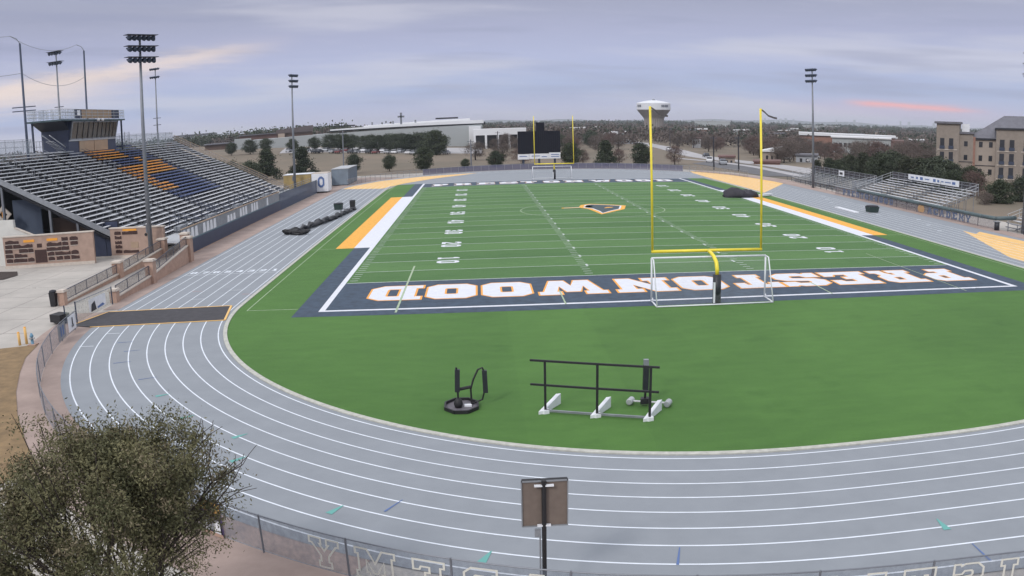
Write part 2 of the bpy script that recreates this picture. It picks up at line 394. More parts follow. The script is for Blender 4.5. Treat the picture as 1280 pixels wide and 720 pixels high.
GL = {
 'O': ([octo(0,8,0,10,1.6)], [octo(2.9,5.1,2.9,7.1,.3)]),
 'D': ([[(0,0),(6.2,0),(8,1.8),(8,8.2),(6.2,10),(0,10),(0,8),(1,8),(1,2),(0,2)]], [[(3.4,2.4),(5.2,2.4),(5.5,2.8),(5.5,7.2),(5.2,7.6),(3.4,7.6)]]),
 'P': ([[(0,0),(5,0),(5,2),(3.9,2),(3.9,3.4),(6.6,3.4),(8,4.8),(8,8.6),(6.6,10),(0,10),(0,8),(1,8),(1,2),(0,2)]], [[(3.9,5.5),(5.4,5.5),(5.4,7.9),(3.9,7.9)]]),
 'R': ([[(0,0),(4.4,0),(4.4,2),(3.7,2),(3.7,3.6),(4.5,3.6),(5.3,2),(5.3,0),(8.3,0),(8.3,2),(7.4,2),(6.9,3.8),(8,4.9),(8,8.6),(6.6,10),(0,10),(0,8),(1,8),(1,2),(0,2)]], [[(3.8,5.6),(5.4,5.6),(5.4,7.9),(3.8,7.9)]]),
 'E': ([[(0,0),(8,0),(8,3.5),(6.4,3.5),(6,2.2),(3.8,2.2),(3.8,4.1),(5.0,4.1),(5.0,5.9),(3.8,5.9),(3.8,7.8),(6,7.8),(6.4,6.7),(8,6.6),(8,10),(0,10),(0,8),(1,8),(1,2),(0,2)]], []),
 'S': ([[(0,0),(1.6,0),(2,.7),(3,0),(6.4,0),(8,1.6),(8,4.4),(6.6,5.8),(3,6.2),(2.8,6.6),(2.8,7.4),(3.2,7.8),(5,7.8),(5.6,6.8),(7.8,6.8),(7.8,10),(6.3,10),(5.9,9.4),(5,10),(1.6,10),(0,8.4),(0,5.8),(1.4,4.4),(5,4),(5.2,3.6),(5.2,2.6),(4.8,2.2),(3,2.2),(2.4,3.4),(0,3.4)]], []),
 'T': ([[(2,0),(6,0),(6,2),(5.3,2),(5.3,7.8),(6.1,7.8),(6.3,6.4),(8,6.4),(8,10),(0,10),(0,6.4),(1.7,6.4),(1.9,7.8),(2.7,7.8),(2.7,2),(2,2)]], []),
 'N': ([[(0,0),(4,0),(4,2),(3.1,2),(3.1,5.4),(6,0),(8,0),(8.2,0),(8.2,8),(9,8),(9,10),(5.2,10),(5.2,8),(6.1,8),(6.1,4.8),(3.4,10),(0,10),(0,8),(1,8),(1,2),(0,2)]], []),
 'W': ([[(2.4,0),(5,0),(6,4),(7,0),(9.6,0),(11.2,8),(12,8),(12,10),(8.2,10),(8.2,8),(8.9,8),(8.2,4.2),(7.2,8.2),(4.8,8.2),(3.8,4.2),(3.1,8),(3.8,8),(3.8,10),(0,10),(0,8),(.8,8)]], []),
 'A': ([[(0,0),(3.4,0),(3.4,1.8),(2.9,1.8),(3.2,2.8),(5.8,2.8),(6.1,1.8),(5.6,1.8),(5.6,0),(9,0),(9,1.8),(8.3,1.8),(6,10),(3,10),(.7,1.8),(0,1.8)]], [[(3.8,4.6),(5.2,4.6),(4.5,7.4)]]),
 'C': ([[(1.6,0),(6.4,0),(8,1.6),(8,3.6),(5.6,3.6),(5.4,2.5),(5,2.2),(3.2,2.2),(2.8,2.6),(2.8,7.4),(3.2,7.8),(5,7.8),(5.5,7.2),(5.6,6.2),(8,6.2),(8,10),(6.6,10),(6,9.4),(5,10),(1.6,10),(0,8.4),(0,1.6)]], []),
 'M': ([[(0,0),(3.8,0),(3.8,2),(3,2),(3,6.4),(5,2),(6,2),(8,6.4),(8,2),(7.2,2),(7.2,0),(11,0),(11,2),(10.2,2),(10.2,8),(11,8),(11,10),(7.6,10),(5.5,5.4),(3.4,10),(0,10),(0,8),(.8,8),(.8,2),(0,2)]], []),
 'Y': ([[(2.6,0),(6.4,0),(6.4,2),(5.7,2),(5.7,4),(8.2,8),(9,8),(9,10),(5.4,10),(5.4,8),(5.9,8),(4.5,5.8),(3.1,8),(3.6,8),(3.6,10),(0,10),(0,8),(.8,8),(3.3,4),(3.3,2),(2.6,2)]], []),
 'H': ([[(0,0),(3.6,0),(3.6,2),(2.9,2),(2.9,4.1),(5.1,4.1),(5.1,2),(4.4,2),(4.4,0),(8,0),(8,2),(7.2,2),(7.2,8),(8,8),(8,10),(4.4,10),(4.4,8),(5.1,8),(5.1,6),(2.9,6),(2.9,8),(3.6,8),(3.6,10),(0,10),(0,8),(.8,8),(.8,2),(0,2)]], []),
 'I': ([[(0,0),(4.4,0),(4.4,2),(3.4,2),(3.4,8),(4.4,8),(4.4,10),(0,10),(0,8),(1,8),(1,2),(0,2)]], []),
 '0': ([octo(0,6,0,10,1.5)], [octo(2,4,2,8,.3)]),
 '1': ([[(1,0),(5.4,0),(5.4,1.7),(4.2,1.7),(4.2,10),(2.4,10),(.8,8.6),(.8,7.2),(2.2,7.2),(2.2,1.7),(1,1.7)]], []),
 '2': ([[(0,0),(6,0),(6,2),(2.6,2),(5.4,4.6),(6,5.6),(6,8.6),(4.6,10),(1.4,10),(0,8.6),(0,6.8),(2,6.8),(2.2,8),(3.8,8),(4,7.6),(4,6),(0,2.2)]], []),
 '3': ([[(1.4,0),(4.6,0),(6,1.4),(6,4.2),(5.2,5),(6,5.8),(6,8.6),(4.6,10),(1.4,10),(0,8.6),(0,7),(2,7),(2.2,8),(3.8,8),(4,7.6),(4,6.2),(3.6,5.9),(2,5.9),(2,4.1),(3.6,4.1),(4,3.8),(4,2.4),(3.8,2),(2.2,2),(2,3),(0,3),(0,1.4)]], []),
 '4': ([[(3.4,0),(5.4,0),(5.4,2.2),(6.2,2.2),(6.2,4),(5.4,4),(5.4,10),(3.2,10),(0,4),(0,2.2),(3.4,2.2)]], [[(2,4),(3.4,4),(3.4,6.9)]]),
 '5': ([[(1.4,0),(4.6,0),(6,1.4),(6,5),(4.6,6.4),(2.1,6.4),(2.1,8),(5.7,8),(5.7,10),(.2,10),(.2,4.8),(1.8,4.8),(2.2,4.5),(3.7,4.5),(4,4.2),(4,2.4),(3.8,2),(2.2,2),(2,2.8),(0,2.8),(0,1.4)]], []),
 '6': ([[(1.4,0),(4.6,0),(6,1.4),(6,4.9),(4.6,6.2),(2,6.2),(2,7.7),(2.3,8),(3.8,8),(4,7),(6,7),(6,8.6),(4.6,10),(1.4,10),(0,8.6),(0,1.4)]], [octo(2,4,1.9,4.4,.2)]),
 '7': ([[(1.4,0),(3.6,0),(6,7.6),(6,10),(0,10),(0,7.2),(1.8,7.2),(1.8,8),(3.7,8)]], []),
 '8': ([[(1.4,0),(4.6,0),(6,1.4),(6,4.2),(5.3,5),(6,5.8),(6,8.6),(4.6,10),(1.4,10),(0,8.6),(0,5.8),(.7,5),(0,4.2),(0,1.4)]], [octo(2,4,1.8,4.2,.2), octo(2,4,5.9,8.2,.2)]),
}
GW = {k: max(x for x, y in v[0][0]) for k, v in GL.items()}
def glyph(mb, ch, fn, d=0.):
    outer, holes = GL[ch]
    for o_ in outer:
        P = offs(o_, d) if d else o_
        H = [offs(h, -d) if d else h for h in holes]
        mb.flat([P] + H, fn)
def glyph_ring(mb, ch, fn, d):
    """hollow letter: an outline stroke of width d"""
    outer, holes = GL[ch]
    for P in outer + holes: mb.flat([offs(P, d/2), offs(P, -d/2)], fn)
# ================================================================== GROUND
def smooth(t): t = max(0., min(1., t)); return t*t*(3-2*t)
def interp(x, pts):
    if x <= pts[0][0]: return pts[0][1]
    for (a, b), (c, d) in zip(pts, pts[1:]):
        if x <= c: return b+(d-b)*(x-a)/(c-a)
    return pts[-1][1]
HX = [(-400, 5), (-150, 6.0), (-96, 5.2), (-50, 3.7), (-12, 1.1), (15, -.2), (60, -1.2), (110, -1.8), (300, -3.0), (900, -4)]
def H(x, y):
    return -.08 + interp(x, HX)*smooth((y-150)/115)*(1-.75*smooth((y-500)/900)) + .2*sin(x*.031+y*.017)*smooth((y-165)/80)
def axis(vals):
    out = []
    for a, b, st in vals:
        x = a
        while x < b-1e-6: out.append(x); x += st
    out.append(vals[-1][1]); return out
xs = axis([(-9000, -3000, 1500), (-3000, -600, 300), (-600, -200, 50), (-200, 300, 12.5), (300, 700, 50), (700, 3100, 300), (3100, 9100, 1500)])
ys = axis([(-400, 150, 50), (150, 420, 9), (420, 800, 38), (800, 3000, 220), (3000, 12000, 1500)])
mb = MB(); vs = [(x, y, H(x, y)) for y in ys for x in xs]; nx = len(xs)
mb.add(vs, [(j*nx+i, j*nx+i+1, (j+1)*nx+i+1, (j+1)*nx+i) for j in range(len(ys)-1) for i in range(nx-1)])
struct(mb.build('ground', 'drygrass', smooth=True))

# ------------------------------------------------------------------ track geometry (three-centre bends)
XC, AH, YB, R1 = 24.25, 31.05, -26.55, 29.0
R2 = 85.0; X1 = XC-AH+R1; Y1 = (YB+R2)-sqrt((R2-R1)**2-(XC-X1)**2); YM = 54.86
def inner(n=64):
    """points and outward normals, counter-clockwise starting at the left end of the near straight"""
    pts = []; c2 = (XC, YB+R2)
    a_sw = atan2(Y1-c2[1], X1-c2[0])                      # direction of the tangency, from c2
    for k in range(n+1):                                   # left arc: from pi to a_sw
        t = pi + (a_sw+2*pi-pi if a_sw < 0 else a_sw-pi)*k/n
        pts.append((X1+R1*cos(t), Y1+R1*sin(t), cos(t), sin(t)))
    for k in range(1, 7):
        t = a_sw + (-pi-2*a_sw if False else (-pi/2-a_sw)*2)*k/7
        pts.append((c2[0]+R2*cos(t), c2[1]+R2*sin(t), cos(t), sin(t)))
    left = pts[:n+1]
    for x, y, nx_, ny_ in left[::-1]: pts.append((2*XC-x, y, -nx_, ny_))
    far = [(x, 2*YM-y, nx_, -ny_) for x, y, nx_, ny_ in pts[::-1]]
    return pts, far
NEAR, FAR = inner()
RING = NEAR + FAR
def ring(d, z, seg=None): return [(x+nx_*d, y+ny_*d, z) for x, y, nx_, ny_ in (seg or RING)]
def closed_strip(mb, A, B): return mb.grid_strip(A+[A[0]], B+[B[0]])

# stadium hard standing, track, infield
mb = MB(); mb.prism([(-75, -60), (75, -60), (75, 60), (73, 100), (66, 130), (52, 147), (-22, 147), (-34, 130), (-60, 120), (-75, 60)], -.07, -.03); struct(mb.build('plaza_pavement', 'conc'))
mb = MB(); closed_strip(mb, ring(-.6, 0), ring(9.05, 0)); struct(mb.build('running_track', 'track'))
mb = MB(); mb.flat([[(p[0], p[1]) for p in ring(-.55, 0, FAR)] + [(XC-AH-.0, 110.2), (XC-AH, 110.25)][:0]], lambda x, y: (x, y, -.004)); struct(mb.build('far_d_zone', 'track'))
mb = MB(); mb.prism([(63.2, -6), (66.9, -6), (66.9, 72), (66.2, 104), (63.5, 112), (60, 118), (55.2, 112)], -.02, -.006); struct(mb.build('runway', 'track'))
mb = MB(); mb.prism([(66.9, -10), (69.0, -10), (69.2, 76), (70.9, 108), (66.2, 122), (60, 136), (58, 134), (64, 118), (66.3, 104), (66.9, 72)], -.02, .012); struct(mb.build('side_walk', 'conc_pink'))
# pink walk outside the bottom fence, and the strip inside it on the left
lowseg = [p for p in NEAR if p[1] < 2.4 and p[0] < 45]
mb = MB(); mb.grid_strip(ring(10.0, -.012, lowseg), ring(12.2, -.012, lowseg)); struct(mb.build('outer_walk', 'conc_pink'))
mb = MB(); seg = [p for p in NEAR if p[1] < 2.4 and p[0] < XC and p[1] > -24]
A = ring(9.02, -.008, seg); B = [(x+nx_*(10.0), y+ny_*(10.0), -.008) for x, y, nx_, ny_ in seg]
mb.grid_strip(A, B); mb.prism([(-15.9, 2.4), (-15.9, 70), (-19.2, 70), (-19.2, 26), (-17.4, 22), (-17.2, 2.4)], -.02, -.008); mb.prism([(-15.9, 70), (-15.9, 108), (-12, 122), (-6, 133), (-14, 140), (-19, 140), (-19.2, 70)], -.02, -.008)
struct(mb.build('inner_walk', 'conc_pink'))
mb = MB(); mb.flat([[(-19.35, -8.24), (-17.14, -7.43), (-16.33, -10.35), (-15.0, -13.28), (-13.18, -16.79), (-11.04, -20.31), (-8.35, -24.12), (-6.9, -25.9), (-9, -32), (-26, -32), (-30, -14)]], lambda x, y: (x, y, .012)); struct(mb.build('planting_bed', 'bed'))
mb = MB(); mb.flat([[(-39.5, 22.6), (-36.2, 22.2), (-34.7, 19.8), (-35.0, 17.6), (-42, 17)]], lambda x, y: (x, y, .02)); struct(mb.build('mulch_bed', 'mulch'))
mb = MB()   # joints in the concrete plaza
for i in range(-9, 1):
    x = -17.5+i*4.2+.0
    mb.box(x, x+.05, -9 if x > -20 else -30, 23, -.03, -.026)
for j in range(-8, 6): mb.box(-60, -22.3 if j > 0 else -19.5, j*4.2, j*4.2+.05, -.03, -.0262)
struct(mb.build('pavement_joints', mat('joint', (.20, .18, .17), .9)))

ZT = .012
poly = [(x, y) for x, y, z in ring(-.5, 0, NEAR)] + [(XC+AH-.5, 97), (XC+AH-1.2, 110.2), (XC-AH+1.6, 110.2), (XC-AH+.5, 97)]
mb = MB(); mb.flat([poly], lambda x, y: (x, y, ZT)); struct(mb.build('turf', 'turf'))
mb = MB(); mb.flat([[(0, 9.144), (48.77, 9.144), (48.77, 100.58), (0, 100.58)]], lambda x, y: (x, y, ZT+.004)); struct(mb.build('turf_field', 'turf_s'))
# curb
seg = [p for p in RING]
mb = MB()
A = ring(-.55, .05); B = ring(-.30, .05); C0 = ring(-.55, 0); D0 = ring(-.30, 0)
keep = [i for i in range(len(RING)) if not (RING[i][1] > 111)]
def part(P): return P
runs = [i for i in range(len(NEAR))]
for sA, sB in ((C0, A), (A, B), (B, D0)):
    mb.grid_strip([sA[i] for i in runs], [sB[i] for i in runs])
for sx in (-1, 1):
    x0 = XC+sx*(AH-.55); x1 = XC+sx*(AH-.30)
    mb.box(x0, x1, Y1, 2*YM-Y1-.3, -.02, .05)
struct(mb.build('curb', 'curb'))

# navy, white and gold bands round the field
def rect(mb, x0, x1, y0, y1, z): mb.add([(x0, y0, z), (x1, y0, z), (x1, y1, z), (x0, y1, z)], [(0, 1, 2, 3)])
YA, YZ = 27.4, 82.3
mb = MB(); rect(mb, 0, 48.77, 0, 9.144, ZT+.004); rect(mb, 0, 48.77, 100.58, 109.73, ZT+.004)
rect(mb, -1.9, 0, -1.75, YA, ZT+.004); rect(mb, 48.77, 50.6, -1.75, YA, ZT+.004); rect(mb, 0, 48.77, -1.75, 0, ZT+.004)
rect(mb, -1.9, 0, YZ, 110.2, ZT+.004); rect(mb, 48.77, 50.6, YZ, 110.2, ZT+.004)
struct(mb.build('navy_turf', 'navy_turf'))
mb = MB(); rect(mb, -1.95, 0, YA, YZ, ZT+.005); rect(mb, 48.77, 50.65, YA, YZ, ZT+.005); struct(mb.build('white_turf', 'white_turf'))
mb = MB(); rect(mb, -3.75, -1.95, YA, YZ, ZT+.005); rect(mb, 50.65, 52.4, YA, YZ, ZT+.005); struct(mb.build('gold_turf', 'gold_turf'))
# thick side and end lines
mb = MB(); z = ZT+.009
rect(mb, -.38, .02, -.38, YA, z); rect(mb, -.38, .02, YA, 110.1, z); rect(mb, 48.75, 49.15, -.38, 110.1, z)
rect(mb, .02, 48.75, -.38, -.02, z); rect(mb, .02, 48.75, 109.73, 110.05, z)
struct(mb.build('boundary_lines', 'white_turf'))
mb = MB(); z = ZT+.009
for k in range(21):
    y = 9.144+4.572*k; wd = .12 if k in (0, 20) else .085
    rect(mb, .12, 48.65, y-wd/2, y+wd/2, z)
struct(mb.build('yard_lines', 'line'))
mb = MB(); z = ZT+.013
for k in range(1, 100):
    y = 9.144+.9144*k
    if k % 5 == 0:
        for x in (18.29, 30.48): rect(mb, x-.09, x+.09, y-.42, y-.07, z); rect(mb, x-.09, x+.09, y+.07, y+.42, z)
        continue
    for x0, x1 in ((.22, .82), (17.68, 18.29), (30.48, 31.09), (47.95, 48.55)):
        rect(mb, x0, x1, y-.05, y+.05, z)
struct(mb.build('hash_marks', 'line'))
# faded soccer lines
mb = MB(); z = ZT+.017; tw = .05
for x in (4.7,): rect(mb, x-.07, x+.07, -1.2, 15.8, z)
for x in (44.05,): rect(mb, x-tw/2-.01, x+tw/2+.01, -1.2, 15.8, z)
for x in (15.2, 33.5): rect(mb, x-.05, x+.05, -.4, 3.9, z)
rect(mb, -5.52, -5.46, .6, 109, ZT+.003); rect(mb, 54.2, 54.26, .6, 109, ZT+.003)
rect(mb, -5.46, -1.95, .58, .66, ZT+.006); rect(mb, -6.6, -3.75, YA-.04, YA+.04, ZT+.003); rect(mb, 52.4, 54.9, YA-.04, YA+.04, ZT+.003)
for k in range(60):
    a0, a1 = 2*pi*k/60, 2*pi*(k+1)/60
    mb.add([(24.385+r*cos(a), 54.86+r*sin(a), z) for r, a in ((9.1, a0), (9.2, a0), (9.2, a1), (9.1, a1))], [(0, 1, 2, 3)])
struct(mb.build('soccer_lines', 'line_thin'))
# yard numbers
mb = MB(); z = ZT+.010; hN = 1.85; wN = 1.22
for k, n in enumerate((10, 20, 30, 40, 50, 40, 30, 20, 10)):
    y = 9.144+9.144*(k+1); a_, b_ = str(n)
    for side in (0, 1):
        for ch, first in ((a_, True), (b_, False)):
            gw = GW[ch]; off = .32
            def fn(gx, gy, side=side, first=first, gw=gw, y=y):
                u = gx/gw*wN*(.8 if gw < 5.6 else 1); v = gy/10*hN
                s_ = (-off-wN+u) if first else (off+u)
                return (6.42+v, y-s_, z) if side == 0 else (48.77-6.42-v, y+s_, z)
            glyph(mb, ch, fn)
struct(mb.build('yard_numbers', 'white_turf'))
# end-zone word, white on a gold edge; near one reads from the far side, far one from here
LX = {'D': (2.42, 5.95), 'O1': (6.35, 9.62), 'O2': (10.1, 13.35), 'W': (13.85, 18.4), 'N': (19.1, 23.2), 'O3': (23.65, 26.95), 'T': (27.75, 31.1), 'S': (31.3, 35.0), 'E': (35.5, 39.15), 'R': (39.8, 43.3), 'P': (44.1, 47.3)}
word = [('P', 'P'), ('R', 'R'), ('E', 'E'), ('S', 'S'), ('T', 'T'), ('O', 'O3'), ('N', 'N'), ('W', 'W'), ('O', 'O2'), ('O', 'O1'), ('D', 'D')]
for nm, d, z, m_ in (('end_zone_letter_edge', .32, ZT+.009, 'orange_edge'), ('end_zone_letters', 0, ZT+.013, 'white_turf')):
    mb = MB()
    for ch, key in word:
        x0, x1 = LX[key]; gw = GW[ch]
        glyph(mb, ch, lambda gx, gy: (x1-gx/gw*(x1-x0), 7.35-gy/10*4.75, z), d)
        cc = 48.77-(x0+x1)/2; hw = (x1-x0)*.44; X0, X1_ = cc-hw, cc+hw
        glyph(mb, ch, lambda gx, gy: (X0+gx/gw*(X1_-X0), 102.7+gy/10*4.75, z), d*.5)
    struct(mb.build(nm, m_))
# midfield emblem with a sword
def rp(mb, P, z): mb.flat([P], lambda x, y: (x, y, z))
outer = [(23.0, 58.3), (23.5, 60.6), (24.8, 61.9), (26.7, 60.9), (27.7, 60.3), (29.3, 58.9), (28.4, 54.6), (26.65, 52.0), (24.6, 49.0), (24.2, 52.6), (23.8, 55.6), (22.9, 57.1)]
mb = MB(); rp(mb, outer, ZT+.012); mb.flat([[(20.6, 56.75), (23.0, 57.1), (23.0, 57.9), (20.6, 57.5)]], lambda x, y: (x, y, ZT+.012)); struct(mb.build('midfield_emblem_edge', 'gold_turf'))
mb = MB(); rp(mb, offs(outer, -.55), ZT+.016); mb.flat([[(20.9, 57.0), (23.0, 57.35), (23.0, 57.65), (20.9, 57.25)]], lambda x, y: (x, y, ZT+.016)); struct(mb.build('midfield_emblem_line', 'white_turf'))
mb = MB(); rp(mb, offs(outer, -.78), ZT+.020); struct(mb.build('midfield_emblem_face', mat('emblem_navy', (.05, .075, .085), .9)))
mb = MB(); rp(mb, [(23.4, 58.2), (24.5, 59.9), (25.0, 58.9), (24.3, 57.4)], ZT+.020); rp(mb, [(25.9, 56.0), (26.5, 57.3), (27.4, 57.2), (27.0, 56.5)], ZT+.024); struct(mb.build('midfield_emblem_mane', 'gold_turf'))

# ------------------------------------------------------------------ track markings
mb = MB(); z = .006
for i in range(9):
    d = i*1.07; closed_strip(mb, ring(d-.035, z), ring(d+.035, z))
struct(mb.build('lane_lines', 'track_line'))
# gold exchange zones
mb = MB(); zz = .004
rp(mb, [(-7.5, 102.8), (-15.6, 106.5), (-14.2, 114), (-10, 124.6), (-1.8, 133.0), (10, 138.5), (6.3, 132), (0.66, 124.2), (-4.2, 114), (-6.3, 107)], zz)
rp(mb, [(55.6, 77.6), (66.8, 98), (66.2, 104), (64.6, 114), (61.8, 125), (57.0, 133.3), (56.0, 126), (55.6, 112)], zz)
for k in range(6):
    d0 = 1.07*k; x0 = 55.35+d0+1.9; y1 = 11.8+3.0*(k)
    rp(mb, [(x0, -10), (x0+1.07, -10), (x0+1.07, y1+3.2), (x0, y1)], zz)
rp(mb, [(63.6, -10), (66.2, -10), (66.0, 20), (65.3, 29.0), (63.6, 27.2)], zz)
struct(mb.build('gold_track_paint', 'track_gold'))
# start line and lane numbers
mb = MB()
rect(mb, XC-AH-8.6, XC-AH, 15.55, 15.62, .009)
for i in range(8):
    xl = XC-AH-1.07*(i+1)
    glyph(mb, str(i+1), lambda gx, gy: (xl+.24+gx/6*.6, 16.25+gy/10*.95, .010))
for i in (1, 3, 5): rect(mb, XC-AH-1.07*(i+1), XC-AH-1.07*i, 9.6-i*1.5, 9.66-i*1.5, .009)
for (x0, x1, y) in ((-13.35, -12.4, -5.0), (-13.75, -12.8, -8.1)): mb.obox((x0-.2, y, .009), (x1-.2, y+.1, .009), .07, .003)
for k in range(9): rect(mb, 60.3+(k%3)*1.6, 60.9+(k%3)*1.6, 30+k*5.2, 30.25+k*5.2, .009)
struct(mb.build('start_line', 'track_line'))
for nm, m_, pts in (('teal_marks', 'teal', [(.94, -24.89), (5.23, -28.99), (9.84, -32.15), (.36, -22.49), (23.2, -32.8), (-2.65, -20.3), (-4.9, -17.3)]),
                    ('blue_marks', 'blue', [(7.02, -28.7), (15.01, -32.81), (23.42, -34.58), (-6.75, -14.6), (-9.5, -11.6), (-9.9, -9.2), (-11.2, -7.2)]),
                    ('red_marks', 'red', [(-6.95, 6.4), (-11.6, 8.2), (60.0, 47.2)])):
    mb = MB()
    for i, (x, y) in enumerate(pts):
        an = atan2(y-Y1, x-XC); r0 = .36 if m_ == 'teal' else .5
        ca, sa = cos(an), sin(an); tx, ty = -sa, ca
        wd = .13 if m_ == 'teal' else .04
        mb.add([(x-ca*r0, y-sa*r0, .012), (x+ca*r0-tx*wd, y+sa*r0-ty*wd, .012), (x+ca*r0+tx*wd, y+sa*r0+ty*wd, .012), (x-ca*r0+tx*.03, y-sa*r0+ty*.03, .012)], [(0, 1, 2, 3)])
    struct(mb.build(nm, m_))
# mat laid over the track
o = MB().prism([(-17.35, -2.55), (-15.6, -3.05), (-6.35, -2.0), (-7.1, 2.25), (-16.3, 1.35)], .004, .045).build('crossing_mat', 'mat_black')
mb = MB(); mb.obox((-17.3, -2.6, .03), (-16.3, 1.4, .03), .14, .05); mb.obox((-16.3, 1.42, .03), (-7.1, 2.3, .03), .14, .05); mb.obox((-7.1, 2.3, .03), (-6.3, -2.0, .03), .14, .05); mb.obox((-6.3, -2.05, .03), (-15.6, -3.1, .03), .06, .04)
struct(mb.build('gold_mat_edge', 'track_gold'))
tag(o, 'dark rubber mat laid across the grey running track lanes by the gate', 'mat')
# ================================================================== LEFT SIDE: GRANDSTAND, PRESS BOX, WALLS
SY0, SY1 = 29.0, 98.0            # grandstand ends
SL = .487
def seatz(x): return SL*(-x)-10.95
NR = 29; RUN = .762; XR0 = -24.55
gs = thing('grandstand', 'home grandstand of bare aluminium benches with a gold and navy seat block', 'grandstand', (-35, 63, 0))
AISLES = [36.5, 47.0, 57.0, 76.6, 87.0]
def segs(y0, y1):
    out = []; a = y0
    for c in AISLES:
        if y0 < c < y1: out.append((a, c-.6)); a = c+.6
    out.append((a, y1)); return out
for i in range(NR):
    x = XR0-RUN*i; z = seatz(x)
    mb = MB()
    y0 = SY0 if i > 4 else 31.0
    for a, b in segs(y0, SY1):
        col = i >= 8 and a > 57 and b < 77
        if col:
            # coloured block between two aisles: gold shapes on navy
            if i in (24, 25, 26, 27): cuts = [(a, 67.5, 2), (67.5, b, 1)]
            elif i in (22, 23): cuts = [(a, 60.2, 0), (60.2, 68, 1), (68, 70.5, 2), (70.5, b, 1)]
            elif i in (17, 18, 19, 20): cuts = [(a, 74.5, 2), (74.5, b, 1)]
            elif i in (21,): cuts = [(a, 60, 0), (60, 69, 1), (69, b, 2)]
            elif i in (15, 16): cuts = [(a, 61.2, 2), (61.2, b, 1)]
            elif i in (11, 12, 13): cuts = [(a, 62.6, 2), (62.6, b, 1)]
            elif i in (14,): cuts = [(a, 60.5, 2), (60.5, b, 1)]
            elif i in (8, 9, 10): cuts = [(a, b, 1)]
            else: cuts = [(a, b, 1)]
        else: cuts = [(a, b, 0)]
        for p_, q_, m_ in cuts:
            mb.cur = m_
            y = p_
            while y < q_-.01:
                e_ = min(q_, y+5.5); mb.box(x-(.17 if m_ == 0 else .42), x+(.15 if m_ == 0 else .26), y, e_-.015, z-(.07 if m_ == 0 else .12), z); y = e_
        mb.cur = 0
    mb.build('bench', ['alu', 'navy_seat', 'gold'], gs)
    mb = MB(); mb.box(x-.46, x-.14, y0+.05, SY1-.05, z-.49, z-.45); mb.box(x+.14, x+.44, y0+.05, SY1-.05, z-.49+.0-.012, z-.455-.012)
    mb.build('footboard', 'alu_d', gs)
# brackets, aisles
mb = MB()
for i in range(NR):
    x = XR0-RUN*i; z = seatz(x); y = SY0+1
    while y < SY1:
        mb.box(x-.03, x+.03, y, y+.06, z-.46, z-.13); y += 1.83
mb.build('seat_brackets', 'galv', gs)
for c in AISLES:
    mb = MB()
    for i in range(NR):
        x = XR0-RUN*i; z = seatz(x)-.44
        mb.box(x-.42, x+.02, c-.56, c+.56, z-.04, z+.02); mb.box(x+.0, x+.36, c-.56, c+.56, z-.22, z-.17)
    mb.build('aisle_stairs', 'galv_l', gs)
xa, xb = XR0+.5, XR0-RUN*(NR-1)-.5
mb = MB()
mb.add([(xa, SY0+.2, seatz(xa)-1.0), (xb, SY0+.2, seatz(xb)-1.0), (xb, SY1-.2, seatz(xb)-1.0), (xa, SY1-.2, seatz(xa)-1.0),
        (xa, SY0+.2, seatz(xa)-1.1), (xb, SY0+.2, seatz(xb)-1.1), (xb, SY1-.2, seatz(xb)-1.1), (xa, SY1-.2, seatz(xa)-1.1)],
       [(0, 1, 2, 3), (7, 6, 5, 4), (0, 4, 5, 1), (2, 6, 7, 3)])
mb.build('shade_slab', 'dark', gs)  # added slab, coloured dark to stand in for shade between the bench rows
# sloping end beams with kick plates
for y in (SY0-.08, SY1+.08):
    mb = MB(); mb.obox((-28.0 if y < 40 else xa, y, seatz(-28.0 if y < 40 else xa)-.42), (xb, y, seatz(xb)-.42), .12, .55); mb.build('end_beam', 'galv', gs)
MB().box(xb-1.0, xb-.8, SY0+.5, SY1-.5, -.03, seatz(xb)-1.1).build('shade_backing', 'dark', gs)  # added dark backing: shuts out the sky so the under-stand stays dark
MB().box(-46, -27, 44, 44.2, -.03, 1.8).build('shade_filler', 'dark', gs)  # added dark filler, deepens the shade below the seats
# columns and beams under the near end and through the depth
for y in (29.5, 43, 57, 71, 85, 97.4):
    for x in (-27.9, -32.55, -35.8, -41.5, -46.3):
        mb = MB(); mb.box(x-.13, x+.13, y-.13, y+.13, -.03, seatz(x)-1.1); mb.build('column', 'polec', gs)
    MB().obox((xa-3.4, y+.2, seatz(xa-3.4)-1.25), (xb, y+.2, seatz(xb)-1.25), .15, .3).build('raker_beam', 'dark', gs)
# rails down the press-box aisle
for dy in (-.65, .65):
    mb = MB()
    for dz in (.95, .5): mb.tube([(XR0+.2, 57+dy, seatz(XR0)+dz-.4), (xb+.4, 57+dy, seatz(xb+.4)+dz-.4)], .028, 6)
    for i in range(0, NR, 2):
        x = XR0-RUN*i; mb.tube([(x, 57+dy, seatz(x)-.45), (x, 57+dy, seatz(x)+.55)], .025, 6)
    mb.build('aisle_rail', 'navy', gs)
for c in (36.5, 47.0, 76.6, 87.0):
    mb = MB(); mb.tube([(XR0-RUN, c, seatz(XR0-RUN)+.45), (xb+.6, c, seatz(xb+.6)+.45)], .024, 5)
    for i in range(1, NR-1, 3):
        x = XR0-RUN*i; mb.tube([(x, c, seatz(x)-.45), (x, c, seatz(x)+.45)], .024, 5)
    mb.build('aisle_rail', 'galv', gs)
